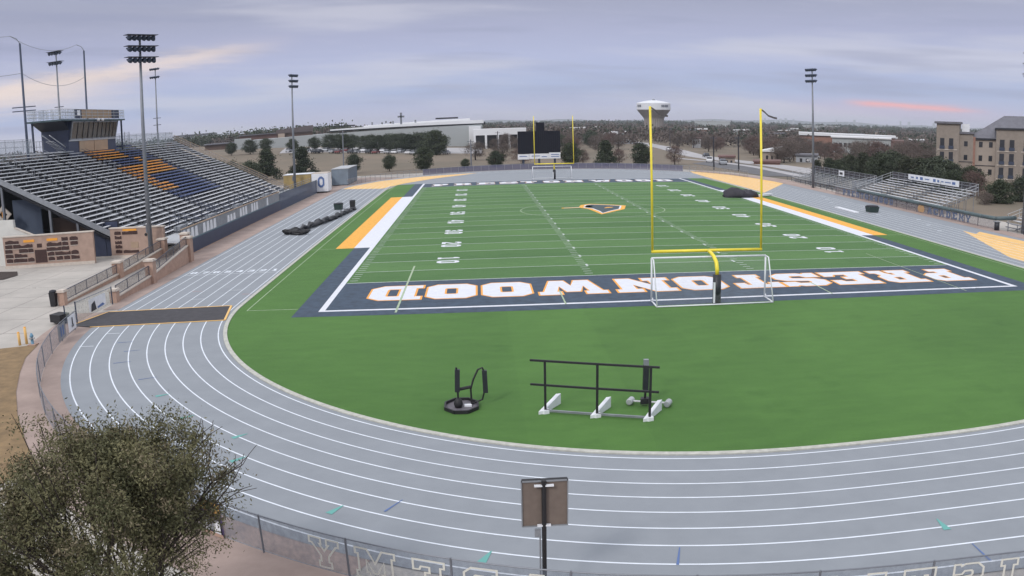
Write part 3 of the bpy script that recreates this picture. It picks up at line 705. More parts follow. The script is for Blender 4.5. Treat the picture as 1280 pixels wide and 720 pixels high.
# railing that climbs the far end
mb = MB()
for dz in (.25, .62, 1.05): mb.tube([(xa, SY1+.15, seatz(xa)+dz), (xb, SY1+.15, seatz(xb)+dz)], .035, 6)
k = xa
while k > xb: mb.tube([(k, SY1+.15, seatz(k)-.3), (k, SY1+.15, seatz(k)+1.05)], .03, 6); k -= 1.9
mb.build('end_rail', 'tan', gs)
mb = MB(); mb.add([(xa, SY1+.15, seatz(xa)+.0), (xb, SY1+.15, seatz(xb)+.0), (xb, SY1+.15, seatz(xb)+1.0), (xa, SY1+.15, seatz(xa)+1.0)], [(0, 1, 2, 3)]); mb.build('end_screen', 'chain', gs)
# back rail with screens
for a, b in ((SY0, 45.5), (69.9, SY1)):
    mb = MB()
    for dz in (1.1, 1.75, 2.0): mb.tube([(xb-.2, a, seatz(xb)-.4+dz), (xb-.2, b, seatz(xb)-.4+dz)], .03, 6)
    k = a
    while k <= b+.1: mb.tube([(xb-.2, k, seatz(xb)-.9), (xb-.2, k, seatz(xb)+1.6)], .035, 6); k += (b-a)/8
    mb.build('back_rail', 'galv', gs)
    mb = MB(); k = a
    for j in range(8):
        s_ = a+(b-a)*j/8; e_ = s_+(b-a)/8
        mb.add([(xb-.2, s_+.08, seatz(xb)-.3), (xb-.2, e_-.08, seatz(xb)-.3), (xb-.2, e_-.08, seatz(xb)+1.5), (xb-.2, s_+.08, seatz(xb)+1.5)], [(0, 1, 2, 3)])
    mb.build('back_screen', 'fabric_l', gs)
MB().box(xb-1.6, xb-.1, SY0, SY1, seatz(xb)-.75, seatz(xb)-.6).build('top_walk', 'galv', gs)
# front walk
MB().box(XR0+.45, -19.45, 28.5, 97.8, 1.12, 1.25).build('front_walk', 'galv_l', gs)
rng = random.Random(4)
mb = MB()
for dz in (.9, 1.4, 1.75): mb.tube([(-19.75, 27.5, 1.25+dz), (-19.75, 97, 1.25+dz)], .03, 6)
for k in range(36): mb.tube([(-19.75, 27.5+k*1.98, 1.25), (-19.75, 27.5+k*1.98, 3.0)], .03, 6)
mb.build('front_rail', 'galv', gs)
for ya in (38.4, 50.2, 62.4, 80.0):     # raised landings with hoop rails at the mouths of the stairs
    mb = MB()
    for dy in (-1.5, 1.5):
        mb.tube([(-20.2, ya+dy, 1.25), (-20.2, ya+dy, 2.5), (-21.2, ya+dy, 2.9), (-23.8, ya+dy, 3.1), (-24.6, ya+dy, 3.2), (-24.6, ya+dy, 1.6)], .035, 6)
        mb.tube([(-20.2, ya+dy, 2.0), (-21.2, ya+dy, 2.4), (-24.6, ya+dy, 2.7)], .03, 6)
        for x in (-21.2, -22.5, -23.8): mb.tube([(x, ya+dy, 1.3), (x, ya+dy, 3.0)], .025, 6)
    mb.tube([(-20.2, ya-1.5, 2.5), (-20.2, ya+1.5, 2.5)], .03, 6); mb.build('landing_rail', 'poled', gs)
    mb = MB(); mb.box(-24.2, -20.6, ya-1.4, ya+1.4, 1.5, 1.62); mb.box(-24.2, -23.4, ya-1.4, ya+1.4, 1.62, 1.95); mb.build('landing', 'galv', gs)

# dark panels below the near end of the stand
t = thing('store_wall', 'blue grey store wall in the shade under the near end of the grandstand', 'wall', (-41, 33, 0))
MB().box(-42.5, -38.9, 33.0, 33.2, -.03, 6.4).build('panel', mat('blue_grey_panel', (.075, .10, .155), .7, noise=.15, nscale=.6), t)
MB().box(-38.9, -33.5, 35.0, 35.2, -.03, 4.0).build('panel', 'brownwall', t)
t = thing('navy_doors', 'tall dark navy doors between the two mural walls under the grandstand', 'door', (-29.9, 30.2, 0))
MB().box(-31.1, -29.75, 30.3, 30.38, -.02, 3.6).build('door_leaf', 'navy', t); MB().box(-29.7, -28.2, 30.3, 30.38, -.02, 3.6).build('door_leaf', 'navy', t)
MB().box(-31.25, -28.05, 30.39, 30.5, -.02, 3.75).build('door_frame', 'dark', t)
t = thing('gold_emblem', 'small gold diamond emblem hanging in the shade beside the off-white wall at the left edge', 'emblem', (-42.8, 31.5, 5))
mb = MB()
P = [(-43.9, 5.0), (-42.85, 6.0), (-41.8, 5.0), (-42.85, 4.0)]; Pi = [(-43.4, 5.0), (-42.85, 5.5), (-42.3, 5.0), (-42.85, 4.5)]
for k in range(4):
    a, b, c_, d_ = P[k], P[(k+1) % 4], Pi[(k+1) % 4], Pi[k]
    mb.add([(p[0], y, p[1]) for y in (31.4, 31.55) for p in (a, b, c_, d_)], [(0, 1, 2, 3), (7, 6, 5, 4), (0, 4, 5, 1), (2, 6, 7, 3)])
mb.build('frame', 'cap', t); MB().box(-43.0, -42.7, 31.4, 31.55, 4.7, 5.3).build('gold_figure', 'gold', t)

# ------------------------------------------------------------------ press box
pb = thing('press_box', 'navy press box with slanted dark windows and a railed roof deck above the grandstand', 'press box', (-47, 58, 11))
MB().box(-49.2, -45.1, 52.9, 68.6, 10.4, 15.35).build('wall', 'navy', pb)
for a, b in ((56.0, 60.6), (60.8, 65.4)): MB().box(-45.1, -44.98, a, b, 11.15, 12.62).build('tan_panel', 'tan', pb)
MB().box(-45.1, -44.96, 53.0, 68.5, 12.66, 12.82).build('sill', 'galv_l', pb)
WY = [53.3, 56.9, 60.1, 63.1, 65.8, 68.2]
for a, b in zip(WY, WY[1:]):
    fr = MB()
    for y in (a, b): fr.obox((-45.0, y, 12.85), (-44.5, y, 15.3), .14, .16)
    fr.obox((-44.55, a, 15.25), (-44.55, b, 15.25), .12, .14); fr.obox((-45.0, a, 12.9), (-45.0, b, 12.9), .12, .14)
    f_ = fr.build('window', 'galv', pb)
    MB().add([(-44.97, a+.06, 12.95), (-44.97, b-.06, 12.95), (-44.52, b-.06, 15.2), (-44.52, a+.06, 15.2)], [(0, 1, 2, 3)]).build('pane', 'glass_b', f_)
    y = (a+b)/2; MB().obox((-44.93, y, 12.95), (-44.48, y, 15.2), .06, .07).build('mullion', 'dark', f_)
for y_ in (68.6, 53.0): MB().add([(-45.05, y_, 12.85), (-44.45, y_, 15.35), (-47, y_, 15.35)], [(0, 1, 2)]).build('side_cheek', 'navy', pb)
MB().box(-49.6, -44.2, 49.6, 70.6, 15.38, 15.60).build('roof', mat('roof_edge', (.05, .085, .10), .6), pb)
mb = MB(); mb.add([(-44.4, 50.4, 15.37), (-49.3, 50.4, 15.37), (-49.2, 52.9, 14.2), (-44.9, 52.9, 14.2)], [(0, 1, 2, 3)]); mb.build('soffit', 'dark', pb)
for x, y in ((-48.9, 50.1), (-44.7, 70.2), (-48.9, 70.2)): MB().box(x-.11, x+.11, y-.11, y+.11, 10.9, 15.38).build('post', 'poled', pb)
MB().box(-49.4, -44.4, 49.8, 52.9, 11.2, 11.35).build('landing', 'galv', pb)
mb = MB()
for x in (-46.6, -45.6): mb.obox((x, 48.6, 13.6), (x, 53.0, 11.9), .06, .1)
for k in range(8): mb.box(-46.6, -45.6, 49.3+k*.45, 49.75+k*.45, 12.75-k*.19, 12.82-k*.19)
mb.build('stairs', 'galv_l', pb)
x0, x1, y0, y1, zz = -49.5, -44.3, 49.7, 70.5, 15.6
mb = MB()
for dz in (.5, .95, 1.35):
    mb.tube([(x1, y1, zz+dz), (x1, y0, zz+dz), (x0, y0, zz+dz), (x0, y1, zz+dz), (x1, y1, zz+dz)], .035, 6)
for k in range(12): mb.tube([(x1, y0+k*1.89, zz), (x1, y0+k*1.89, zz+1.35)], .035, 6); mb.tube([(x0, y0+k*1.89, zz), (x0, y0+k*1.89, zz+1.35)], .035, 6)
for k in range(1, 4): mb.tube([(x0+k*1.3, y0, zz), (x0+k*1.3, y0, zz+1.35)], .035, 6)
mb.build('deck_rail', 'galv_l', pb)
for a, b in ((49.9, 51.4), (51.7, 54.0), (68.9, 70.4)): MB().add([(x1-.02, a, 15.7), (x1-.02, b, 15.7), (x1-.02, b, 16.9), (x1-.02, a, 16.9)], [(0, 1, 2, 3)]).build('deck_screen', 'fabric_l', pb)
for a, b in ((-49.3, -47.9), (-47.7, -46.1), (-45.9, -44.6)): MB().add([(a, y0+.02, 15.7), (b, y0+.02, 15.7), (b, y0+.02, 16.9), (a, y0+.02, 16.9)], [(0, 1, 2, 3)]).build('deck_screen', 'fabric_l', pb)
MB().box(x1-.18, x1-.04, 56.0, 65.9, 15.7, 16.95).build('deck_panel', 'tan', pb)
MB().box(x1-.18, x1-.04, 54.0, 55.9, 15.7, 16.95).build('deck_panel', 'navy', pb); MB().box(x1-.18, x1-.04, 66.0, 68.7, 15.7, 16.95).build('deck_panel', 'navy', pb)
MB().box(x1-.04, x1+.02, 54.5, 55.4, 16.1, 16.8).build('sign', 'white', pb)
for y in (60.4, 61.8):
    MB().lathe([(0, 0), (.2, .05), (.25, .25), (.14, .4), (0, .42)], (-43.95, y, 15.28), 12).build('lamp', 'white', pb, smooth=True)
# side deck right of the press box
t = thing('stair_tower', 'small stair landing with rails at the right end of the press box', 'landing', (-47, 71.8, 11))
MB().box(-49, -44.6, 71.0, 73.2, 11.4, 11.55).build('landing', 'navy', t)
mb = MB()
for y in (71.2, 73.1):
    for x in (-49, -44.7): mb.tube([(x, y, 9.5), (x, y, 13.6)], .05, 6)
for z_ in (12.5, 13.4): mb.tube([(-44.7, 71.2, z_), (-44.7, 73.1, z_), (-49, 73.1, z_)], .03, 6)
mb.build('rail', 'galv', t)
t = thing('rear_balcony', 'grey balcony rail behind the top row left of the press box', 'railing', (-46.6, 47, 11.4))
mb = MB()
for dz in (.6, 1.4, 2.1): mb.tube([(-47.3, 46.2, 10.8+dz), (-47.3, 49.8, 10.8+dz)], .03, 6)
for k in range(5): mb.tube([(-47.3, 46.2+k*.9, 10.3), (-47.3, 46.2+k*.9, 12.95)], .03, 6)
mb.build('rail', 'galv', t)

# ------------------------------------------------------------------ front wall of the stand with its white banner panels
fw = thing('front_wall', 'long navy wall with a row of white printed banners along the front of the home grandstand', 'wall', (-19.3, 48, 0))
MB().box(-19.45, -19.2, 26.2, 70.0, -.03, 1.42).build('wall', 'navy', fw)
MB().box(-19.42, -19.22, 26.2, 70.0, 1.425, 1.50).build('wall_cap', mat('teal_cap', (.10, .17, .20), .6), fw)
MB().box(-19.38, -19.30, 26.25, 70.0, 1.50, 2.72).build('banner_backing', 'galv', fw)
y = 27.3; pat = [1, 3, 4, 3, 4, 3, 1]
grp = [(26.6, 1), (27.9, 3), (33.2, 4), (42.5, 3), (48.0, 3), (53.6, 3), (62.0, 1)]
for gi, (ys_, n) in enumerate(grp):
    mb = MB()
    for j in range(n):
        a = ys_+j*1.28
        h0 = 1.56; h1 = 2.6 if gi != 3 else 2.35
        mb.add([(-19.285, a, h0), (-19.285, a+1.05, h0), (-19.285, a+.92, h1), (-19.285, a+.14, h1)], [(0, 1, 2, 3)])
    mb.build('banner_mark', 'white', fw)
mb = MB()
for k in range(16): mb.box(-19.37, -19.31, 26.25+k*2.9, 26.31+k*2.9, 1.5, 2.85)
mb.build('rail_post', 'galv', fw); MB().box(-19.36, -19.2, 26.2, 70, 2.74, 2.82).build('top_rail', 'tan', fw)
MB().box(-19.29, -19.19, 26.3, 27.4, 1.56, 1.9).build('gold_mark', 'gold', fw)
MB().box(-19.5, -19.1, 26.1, 70, -.02, .05).build('base_edge', 'brick', fw)
fw2 = thing('side_fence', 'blue grey screened fence continuing from the navy stand wall to the far bend', 'fence', (-19.2, 88, 0))
mb = MB(); mb.add([(-19.25, 70.05, .02), (-19.25, 106, .02), (-19.25, 106, 2.35), (-19.25, 70.05, 2.55)], [(0, 1, 2, 3)]); mb.build('screen', 'fabric_n', fw2)
mb = MB(); mb.tube([(-19.25, 70.05, 2.55), (-19.25, 106, 2.35)], .04, 6); mb.build('top_rail', 'pad_g', fw2)
for k in range(13): MB().tube([(-19.33, 70.2+k*2.98, 0), (-19.33, 70.2+k*2.98, 2.45)], .04, 6).build('post', 'galv', fw2)
# storage containers and boxes near the far corner
def cont(name, label, x0, x1, y0, y1, h, m1, m2, rows=0):
    t = thing(name, label, 'container', ((x0+x1)/2, (y0+y1)/2, 0))
    mb = MB(); mb.box(x0, x1, y0, y1, .12, h)
    n = int((y1-y0)/.35)
    for k in range(n): mb.box(x1, x1+.03, y0+.1+k*.35, y0+.25+k*.35, .2, h-.1)
    n = int((x1-x0)/.35)
    for k in range(n): mb.box(x0+.1+k*.35, x0+.25+k*.35, y0-.03, y0, .2, h-.1)
    mb.build('body', m1, t); MB().box(x0-.05, x1+.08, y0-.08, y1+.05, h, h+.1).build('roof', m2, t)
    MB().box(x0+.1, x1-.1, y0+.1, y1-.1, -.02, .12).build('skid', 'dark', t); return t
blu = mat('container_blue', (.13, .17, .24), .7, noise=.2, nscale=.8); blu2 = mat('container_slate', (.20, .25, .31), .7, noise=.2, nscale=.8)
cont('shipping_container', 'lower slate blue storage container behind the screened fence by the far left bend', -22.4, -19.6, 108, 117, 2.3, blu, blu2)
cont('shipping_container', 'taller pale topped storage container at the end of the left fence by the far bend', -19.4, -16.0, 117.5, 131, 3.3, blu2, 'galv_l')
t = cont('snack_trailer', 'yellow trailer with a white end parked behind the grandstand end', -25.6, -20.4, 100.5, 104.5, 3.55, mat('trailer_yellow', (.42, .31, .13), .6, noise=.3, nscale=1), 'white')
t2 = thing('white_trailer', 'small white trailer with a blue mark beside the yellow trailer', 'trailer', (-18.6, 102, 0))
MB().box(-20.2, -17.1, 100.2, 103.8, .25, 3.5).build('body', 'white', t2)
MB().flat([octo(-19.0, -17.8, 1.0, 3.0, .4), octo(-18.7, -18.1, 1.4, 2.6, .2)], lambda x, y: (x, 100.15, y)).build('mark', 'blue', t2)
MB().box(-20.1, -17.2, 100.4, 103.6, 3.5, 3.65).build('roof', 'cap', t2); MB().box(-19.8, -17.4, 100.6, 103.4, -.02, .25).build('wheels', 'dark', t2)

# ------------------------------------------------------------------ mural walls
def mural(name, label, p0, p1, h, seed, right=False):
    p0 = Vector(p0); p1 = Vector(p1); d = (p1-p0); Ln = d.length; d.normalize(); ang = atan2(d.y, d.x)
    t = thing(name, label, 'wall', (p0.x, p0.y, 0), rz=ang)
    MB().box(0, Ln, 0, .4, -.03, h).build('wall', 'block', t, local=True)
    MB().box(-.08, Ln+.08, -.07, .47, h, h+.12).build('coping', 'cap', t, local=True)
    MB().box(-.02, Ln+.02, -.12, 0, -.03, .25).build('plinth', 'cap', t, local=True)
    r = random.Random(seed)
    if not right:
        rows = [(2.62, [(.25, 1.75), (6.55, 7.25), (7.45, 8.35)]), (2.15, [(.2, 1.0), (1.1, 3.25), (4.85, 6.5), (6.6, 7.25), (7.5, 8.3)]),
                (1.68, [(.15, .95), (1.7, 2.7), (2.75, 3.3), (4.8, 6.4), (6.45, 7.3)]), (1.2, [(.15, 1.0), (1.15, 2.55), (4.85, 5.6), (5.7, 7.4), (7.5, 8.3)]),
                (.72, [(.2, .9), (1.0, 2.5), (2.6, 3.3), (4.9, 5.6), (5.8, 6.5), (6.65, 7.3), (7.45, 8.35)])]
        mb = MB()
        for z0, items in rows:
            for a, b in items:
                # a plaque: low mounded silhouette
                n = max(3, int((b-a)/.22)); P = [(a, z0-.17)]
                P += [(b, z0-.17), (b+.03, z0+.02)]
                for k in range(n, -1, -1): P.append((a+(b-a)*k/n, z0+.12+.12*r.random()+.05*sin(k)))
                mb.flat([P], lambda x, y: (x, -.035, y))
        mb.build('plaques', 'plaque', t, local=True)
        MB().box(3.45, 4.75, -.05, 0, .42, 1.72).build('centre_plaque', 'plaque', t, local=True)
        MB().box(3.75, 4.3, -.03, 0, 1.95, 2.35).build('small_plaque', 'plaque', t, local=True)
        mb = MB(); mb.box(2.3, 3.5, -.04, 0, 2.55, 2.8); mb.box(4.9, 6.1, -.04, 0, 2.55, 2.8); mb.build('gold_plate', 'gold', t, local=True)
        mb = MB()
        for z0, items in rows:
            for a, b in items: mb.box(a-.02, b+.02, -.055, 0, z0-.22, z0-.175)
        mb.build('shelves', 'cap', t, local=True)
    else:
        mb = MB()
        for k, z0 in enumerate((2.55, 2.1, 1.6, 1.15, .65)):
            for a, b in (((.55, 1.35), (1.5, 3.4)) if k in (0, 4) else ((.55, 1.4),)):
                P = [(a, z0-.17), (b, z0-.17)] + [(a+(b-a)*j/6, z0+.08+.12*r.random()) for j in range(6, -1, -1)]
                mb.flat([P], lambda x, y: (x, -.035, y))
        mb.build('plaques', 'plaque', t, local=True)
        MB().box(1.6, 3.3, -.04, 0, 2.75, 2.95).build('gold_plate', 'gold', t, local=True)
        MB().box(2.5, 3.4, -.04, 0, 1.0, 1.6).build('brown_plate', 'tan', t, local=True)
        MB().lathe([(0, 0), (.16, .01), (.16, .06), (0, .07)], (0, 0, 0), 10).build('dot', 'black', t, local=True).matrix_basis = Matrix.Translation((4.4, -.0, 2.3)) @ Matrix.Rotation(pi/2, 4, 'X')
    return t
mural('mural_wall', 'long pink block wall with rows of dark brown relief plaques and two gold plates', (-38.9, 24.5, 0), (-28.95, 25.6, 0), 3.15, 3)
mural('mural_wall', 'shorter pink block wall with dark plaques on its left half, right of the navy doors', (-28.35, 28.6, 0), (-21.9, 27.9, 0), 3.0, 5, True)
t = thing('stucco_wall', 'off-white stepped wall sloping down behind the long mural wall', 'wall', (-45, 27, 0))
mb = MB(); P = [(-60, -.03), (-35.7, -.03), (-35.7, 2.6), (-38.7, 3.85), (-38.75, 4.75), (-60, 4.9)]
tr = tessellate_polygon([[Vector((x, y, 0)) for x, y in P]])
n = len(P); vs = [(x, 26.6, z_) for x, z_ in P]+[(x, 27.0, z_) for x, z_ in P]
fs = [tuple(q_) for q_ in tr]+[tuple(i+n for i in q_)[::-1] for q_ in tr]+[(i, (i+1) % n, (i+1) % n+n, i+n) for i in range(n)]
mb.add(vs, fs); mb.build('wall', 'stucco', t)
mb = MB(); mb.obox((-35.6, 26.8, 2.66), (-38.7, 26.8, 3.92), .5, .08); mb.build('coping', 'cap', t)

# ------------------------------------------------------------------ brick ramp walls and pillars
def pillar(x, y, h, s_, label, extra=None):
    t = thing('brick_pillar', label, 'pillar', (x, y, 0), group=None)
    MB().box(x-s_/2, x+s_/2, y-s_/2, y+s_/2, -.03, h).build('shaft', 'brick', t)
    mb = MB(); mb.box(x-s_/2-.09, x+s_/2+.09, y-s_/2-.09, y+s_/2+.09, h, h+.1); mb.box(x-s_/2-.02, x+s_/2+.02, y-s_/2-.02, y+s_/2+.02, h+.1, h+.17); mb.build('cap', 'cap', t)
    return t
pillar(-17.75, 23.6, 2.25, .85, 'tallest brick pillar with a pale cap at the near end of the navy wall')
pillar(-18.55, 25.2, 2.45, .8, 'narrow brick pillar close behind the tallest pillar, touching the navy wall')
pillar(-17.3, 12.6, 1.85, .75, 'middle brick pillar of the trackside row, between two low sloping walls')
pillar(-17.4, 5.1, .85, .6, 'lowest brick pillar of the trackside row beside the gate banner')
pillar(-22.0, 27.6, 1.75, .85, 'brick pillar with a pale cap in front of the right mural wall')
pillar(-22.0, 16.1, 1.32, .8, 'middle brick pillar of the row beside the plaza')
pillar(-21.7, 4.7, .98, .55, 'end brick pillar of the plaza row beside a dark bin')
def lowwall(a, b, za, zb, label, base=0.):
    ax_, ay_ = a; bx, by = b
    t = thing('ramp_wall', label, 'wall', ((ax_+bx)/2, (ay_+by)/2, 0))
    r_ = Vector((by-ay_, -(bx-ax_), 0)).normalized()*.14
    A_, B_ = Vector((ax_, ay_, 0)), Vector((bx, by, 0))
    v = [A_-r_, A_+r_, B_+r_, B_-r_]
    vs = [(p.x, p.y, -.03) for p in v] + [(v[0].x, v[0].y, za), (v[1].x, v[1].y, za), (v[2].x, v[2].y, zb), (v[3].x, v[3].y, zb)]
    MB().add(vs, [(3,2,1,0),(4,5,6,7),(0,1,5,4),(1,2,6,5),(2,3,7,6),(3,0,4,7)]).build('wall', 'brick', t)
    MB().obox((ax_, ay_, za+.05), (bx, by, zb+.05), .4, .1).build('coping', 'cap', t)
    mb = MB(); n = max(2, int(hypot(bx-ax_, by-ay_)/1.9))
    for k in range(n+1):
        f = k/n; x = ax_+(bx-ax_)*f; y = ay_+(by-ay_)*f; z_ = za+(zb-za)*f
        mb.tube([(x, y, z_+.1), (x, y, z_+.88)], .03, 6)
    for dz in (.16, .88): mb.tube([(ax_, ay_, za+dz), (bx, by, zb+dz)], .03, 6)
    mb.build('rail', 'poled', t)
    MB().add([(ax_, ay_, za+.18), (bx, by, zb+.18), (bx, by, zb+.86), (ax_, ay_, za+.86)], [(0, 1, 2, 3)]).build('screen', mesh_mat('rail_mesh', (.16, .13, .12), .62) if 'rail_mesh' not in bpy.data.materials else bpy.data.materials['rail_mesh'], t)
lowwall((-17.35, 13.0), (-17.7, 23.15), .62, 1.55, 'pink brick ramp wall with a dark mesh rail rising to the tallest pillar')
lowwall((-17.4, 5.4), (-17.3, 12.2), .30, .62, 'lower pink brick ramp wall between the lowest and middle trackside pillars')
lowwall((-21.9, 16.5), (-22.0, 27.1), .35, .85, 'pink brick wall with mesh rail leading to the pillar at the right mural wall')
lowwall((-21.75, 5.0), (-21.95, 15.7), .12, .32, 'lowest pink brick wall with mesh rail starting at the dark bin on the plaza')
# ================================================================== FIELD OBJECTS
# ------------------------------------------------------------------ goalposts
def goalpost(label, sgn, y, base_y, ribbon):
    t = thing('goalpost', label, 'goalpost', (24.48, base_y, 0), group='football goalposts')
    xl, xr = 20.78, 28.2
    MB().tube([(xl-.06, y, 3.1), (xr+.06, y, 3.1)], .10, 12).build('crossbar', 'yellow', t, smooth=True)
    for x in (xl, xr):
        up = MB().tube([(x, y, 3.02), (x, y, 12.3)], .075, 10).build('upright', 'yellow', t, smooth=True)
        P = [(x+.0, y, 12.27), (x+.25, y-.05, 12.1), (x+.55, y+.02, 11.85), (x+.95, y-.04, 11.72), (x+1.15, y, 11.70)]
        mb = MB(); A = [(p[0], p[1], p[2]+.05) for p in P]; B = [(p[0], p[1]+.02, p[2]-.07) for p in P]
        if ribbon: mb.grid_strip(A, B); r_ = mb.build('ribbon', mat('ribbon', (.10, .09, .10), .8), t)
    n = [(24.62, base_y, 1.85), (24.62, base_y+.02*sgn, 2.2), (24.6, base_y+.16*sgn, 2.6), (24.55, base_y+.55*sgn, 2.9), (24.5, base_y+1.1*sgn, 3.06), (24.48, y, 3.1)]
    MB().tube(n, [.13, .13, .13, .12, .11, .10], 12).build('gooseneck', 'yellow', t, smooth=True)
    pd = MB().tube([(24.62, base_y, -.01), (24.62, base_y, 1.86)], .27, 14).build('post_pad', 'pad', t, smooth=True)
    MB().box(24.33, 24.45, base_y-.25, base_y-.18, .1, 1.4).build('pad_print', 'white', t)
    return t
goalpost('near yellow football goalpost with a black padded base, standing in the navy end zone', 1, 0, -1.82, True)
goalpost('far yellow football goalpost in front of the black scoreboard', -1, 109.73, 111.5, False)

# ------------------------------------------------------------------ soccer goals
def soccer(label, x0, x1, y, hh, dep):
    t = thing('soccer_goal', label, 'goal', ((x0+x1)/2, y, 0), group='white portable soccer goals')
    r = .06
    MB().tube([(x0, y, hh), (x1, y, hh)], r, 10).build('crossbar', 'white', t, smooth=True)
    for x in (x0, x1):
        MB().tube([(x, y, 0.03), (x, y, hh)], r, 10).build('upright', 'white', t, smooth=True)
        MB().tube([(x, y, hh), (x, y+dep*.35, hh-.02), (x, y+dep, .08)], .04, 8).build('stay', 'white', t, smooth=True)
        MB().tube([(x, y, .06), (x, y+dep, .06)], .05, 8).build('ground_bar', 'white', t, smooth=True)
        s_ = -1 if dep > 0 else 1
        w_ = MB(); w_.T = Matrix.Translation((x+.05, y+.05*s_, .13)) @ Matrix.Rotation(pi/2, 4, 'Y'); w_.lathe([(0, -.05), (.13, -.05), (.13, .05), (0, .05)], (0, 0, 0), 14); w_.build('wheel', 'white', t)
    MB().tube([(x0, y+dep, .06), (x1, y+dep, .06)], .045, 8).build('back_bar', 'white', t, smooth=True)
    MB().add([(x0, y+dep*.35, hh-.04), (x1, y+dep*.35, hh-.04), (x1, y+dep, .08), (x0, y+dep, .08), (x0, y, hh-.03), (x1, y, hh-.03), (x0, y, .05), (x1, y, .05)],
             [(0, 1, 2, 3), (4, 5, 1, 0), (6, 3, 0, 4), (7, 5, 1, 2)]).build('net', 'net', t)
    return t
soccer('white wheeled soccer goal with a pale net, pushed behind the near goalpost', 20.62, 28.35, -.55, 2.78, -1.75)
soccer('far white soccer goal below the scoreboard behind the far goalpost', 20.55, 28.0, 112.4, 2.45, 1.7)

# ------------------------------------------------------------------ blocking sleds by the bend
t = thing('blocking_frame', 'long black two-bar practice frame standing on three white skids', 'practice frame', (14.3, -21.1, 0))
a, b = Vector((12.05, -20.3, 0)), Vector((16.5, -22.0, 0)); d = (b-a).normalized(); nrm = Vector((-d.y, d.x, 0))
for z_ in (2.17, 1.18): MB().obox(a+Vector((0, 0, z_))-d*.28, b+Vector((0, 0, z_))+d*.1, .07, .08).build('bar', 'black', t)
posts = [a+d*.32, a+d*2.42, a+d*4.52]
MB().obox(posts[0]+Vector((0, 0, .12)), posts[2]+Vector((0, 0, .12)), .08, .08).build('ground_rail', 'galv', t)
for p in posts:
    MB().obox(p+Vector((0, 0, .1)), p+Vector((0, 0, 2.17)), .09, .09, up=(0, 1, 0)).build('post', 'black', t)
    q = p+nrm*1.2+d*.20
    mb = MB(); e1 = p-nrm*.2-d*.12; sid = Vector((.10, .025, 0))
    vs = [e1-sid+Vector((0,0,0)), e1+sid, q+sid, q-sid]
    vs = [Vector((v.x, v.y, 0.0)) for v in vs]+[Vector((vs[0].x, vs[0].y, .14)), Vector((vs[1].x, vs[1].y, .14)), Vector((vs[2].x, vs[2].y, .46)), Vector((vs[3].x, vs[3].y, .46))]
    mb.add(vs, [(3,2,1,0),(4,5,6,7),(0,1,5,4),(1,2,6,5),(2,3,7,6),(3,0,4,7)]); mb.build('skid', 'white', t)
    MB().prism([(p.x-.20, p.y-.08), (p.x-.05, p.y-.17), (p.x+.15, p.y-.11), (p.x+.13, p.y+.12), (p.x-.12, p.y+.12)], .0, .16).build('foot', 'white', t)
t = thing('tackle_dummy', 'single upright tackling dummy on a wheeled white axle behind the long black frame', 'dummy', (16.4, -20.3, 0))
MB().tube([(15.95, -19.95, .17), (17.25, -20.45, .17)], .045, 8).build('axle', 'galv_l', t)
for x, y in ((15.86, -19.92), (17.32, -20.48)):
    w_ = MB(); w_.T = Matrix.Translation((x, y, .17)) @ Matrix.Rotation(radians(62), 4, 'Z') @ Matrix.Rotation(pi/2, 4, 'Y'); w_.lathe([(0, -.2), (.11, -.2), (.135, -.18), (.135, .18), (.11, .2), (0, .2)], (0, 0, 0), 16)
    w_.build('roller', 'galv_l', t, smooth=False)
MB().tube([(16.42, -20.13, .17), (16.42, -20.2, .75)], .05, 8).build('stem', 'black', t)
MB().obox((16.42, -20.2, .7), (16.42, -20.22, 1.75), .22, .2, up=(0, 1, 0)).build('pad', 'pad', t)
MB().obox((16.42, -20.2, 1.75), (16.42, -20.2, 1.98), .2, .18, up=(0, 1, 0)).build('pad_top', 'galv', t)
MB().prism([(16.2, -20.3), (16.65, -20.3), (16.58, -20.0), (16.27, -20.0)], .12, .34).build('bracket', 'black', t)

t = thing('tackling_sled', 'small black two-armed tackling sled standing on an octagonal tray on the grass', 'sled', (9.0, -19.3, 0))
c = (9.02, -19.35)
P8 = [(c[0]+.72*cos(pi/8+k*pi/4), c[1]+.72*1.25*sin(pi/8+k*pi/4)) for k in range(8)]
mb = MB(); mb.prism(P8, 0, .05); mb.build('tray', mat('tray_grey', (.13, .12, .14), .6, noise=.3, nscale=6), t)
Pi = [(c[0]+.60*cos(pi/8+k*pi/4), c[1]+.60*1.25*sin(pi/8+k*pi/4)) for k in range(8)]
mb = MB()
for k in range(8): mb.obox((*P8[k], .09), (*P8[(k+1) % 8], .09), .07, .14)
mb.build('rim', 'black', t)
MB().lathe([(0, .04), (.15, .06), (.19, .2), (.15, .36), (.06, .46), (0, .46)], (c[0]-.12, c[1]-.1, 0), 14).build('hub', 'black', t, smooth=True)
MB().tube([(c[0]-.12, c[1]-.1, .4), (c[0]-.14, c[1]-.1, 1.75)], .04, 8).build('mast', 'black', t)
MB().obox((c[0]-.14, c[1]-.1, .72), (c[0]-.10, c[1]-.08, 1.66), .2, .17, up=(0, 1, 0)).build('pad', 'pad', t)
MB().tube([(c[0]+.42, c[1]+.1, .1), (c[0]+.40, c[1]+.1, .75), (c[0]+.52, c[1]+.15, 1.15), (c[0]+.72, c[1]+.2, 1.55), (c[0]+.9, c[1]+.2, 1.62), (c[0]+.98, c[1]+.22, 1.4)], .04, 8).build('arm', 'black', t)
MB().obox((c[0]+1.0, c[1]+.22, .55), (c[0]+.98, c[1]+.22, 1.5), .2, .17, up=(0, 1, 0)).build('pad', 'pad', t)
MB().tube([(c[0]-.1, c[1]-.05, .8), (c[0]+.4, c[1]+.1, .85)], .07, 8).build('cross_arm', 'black', t)
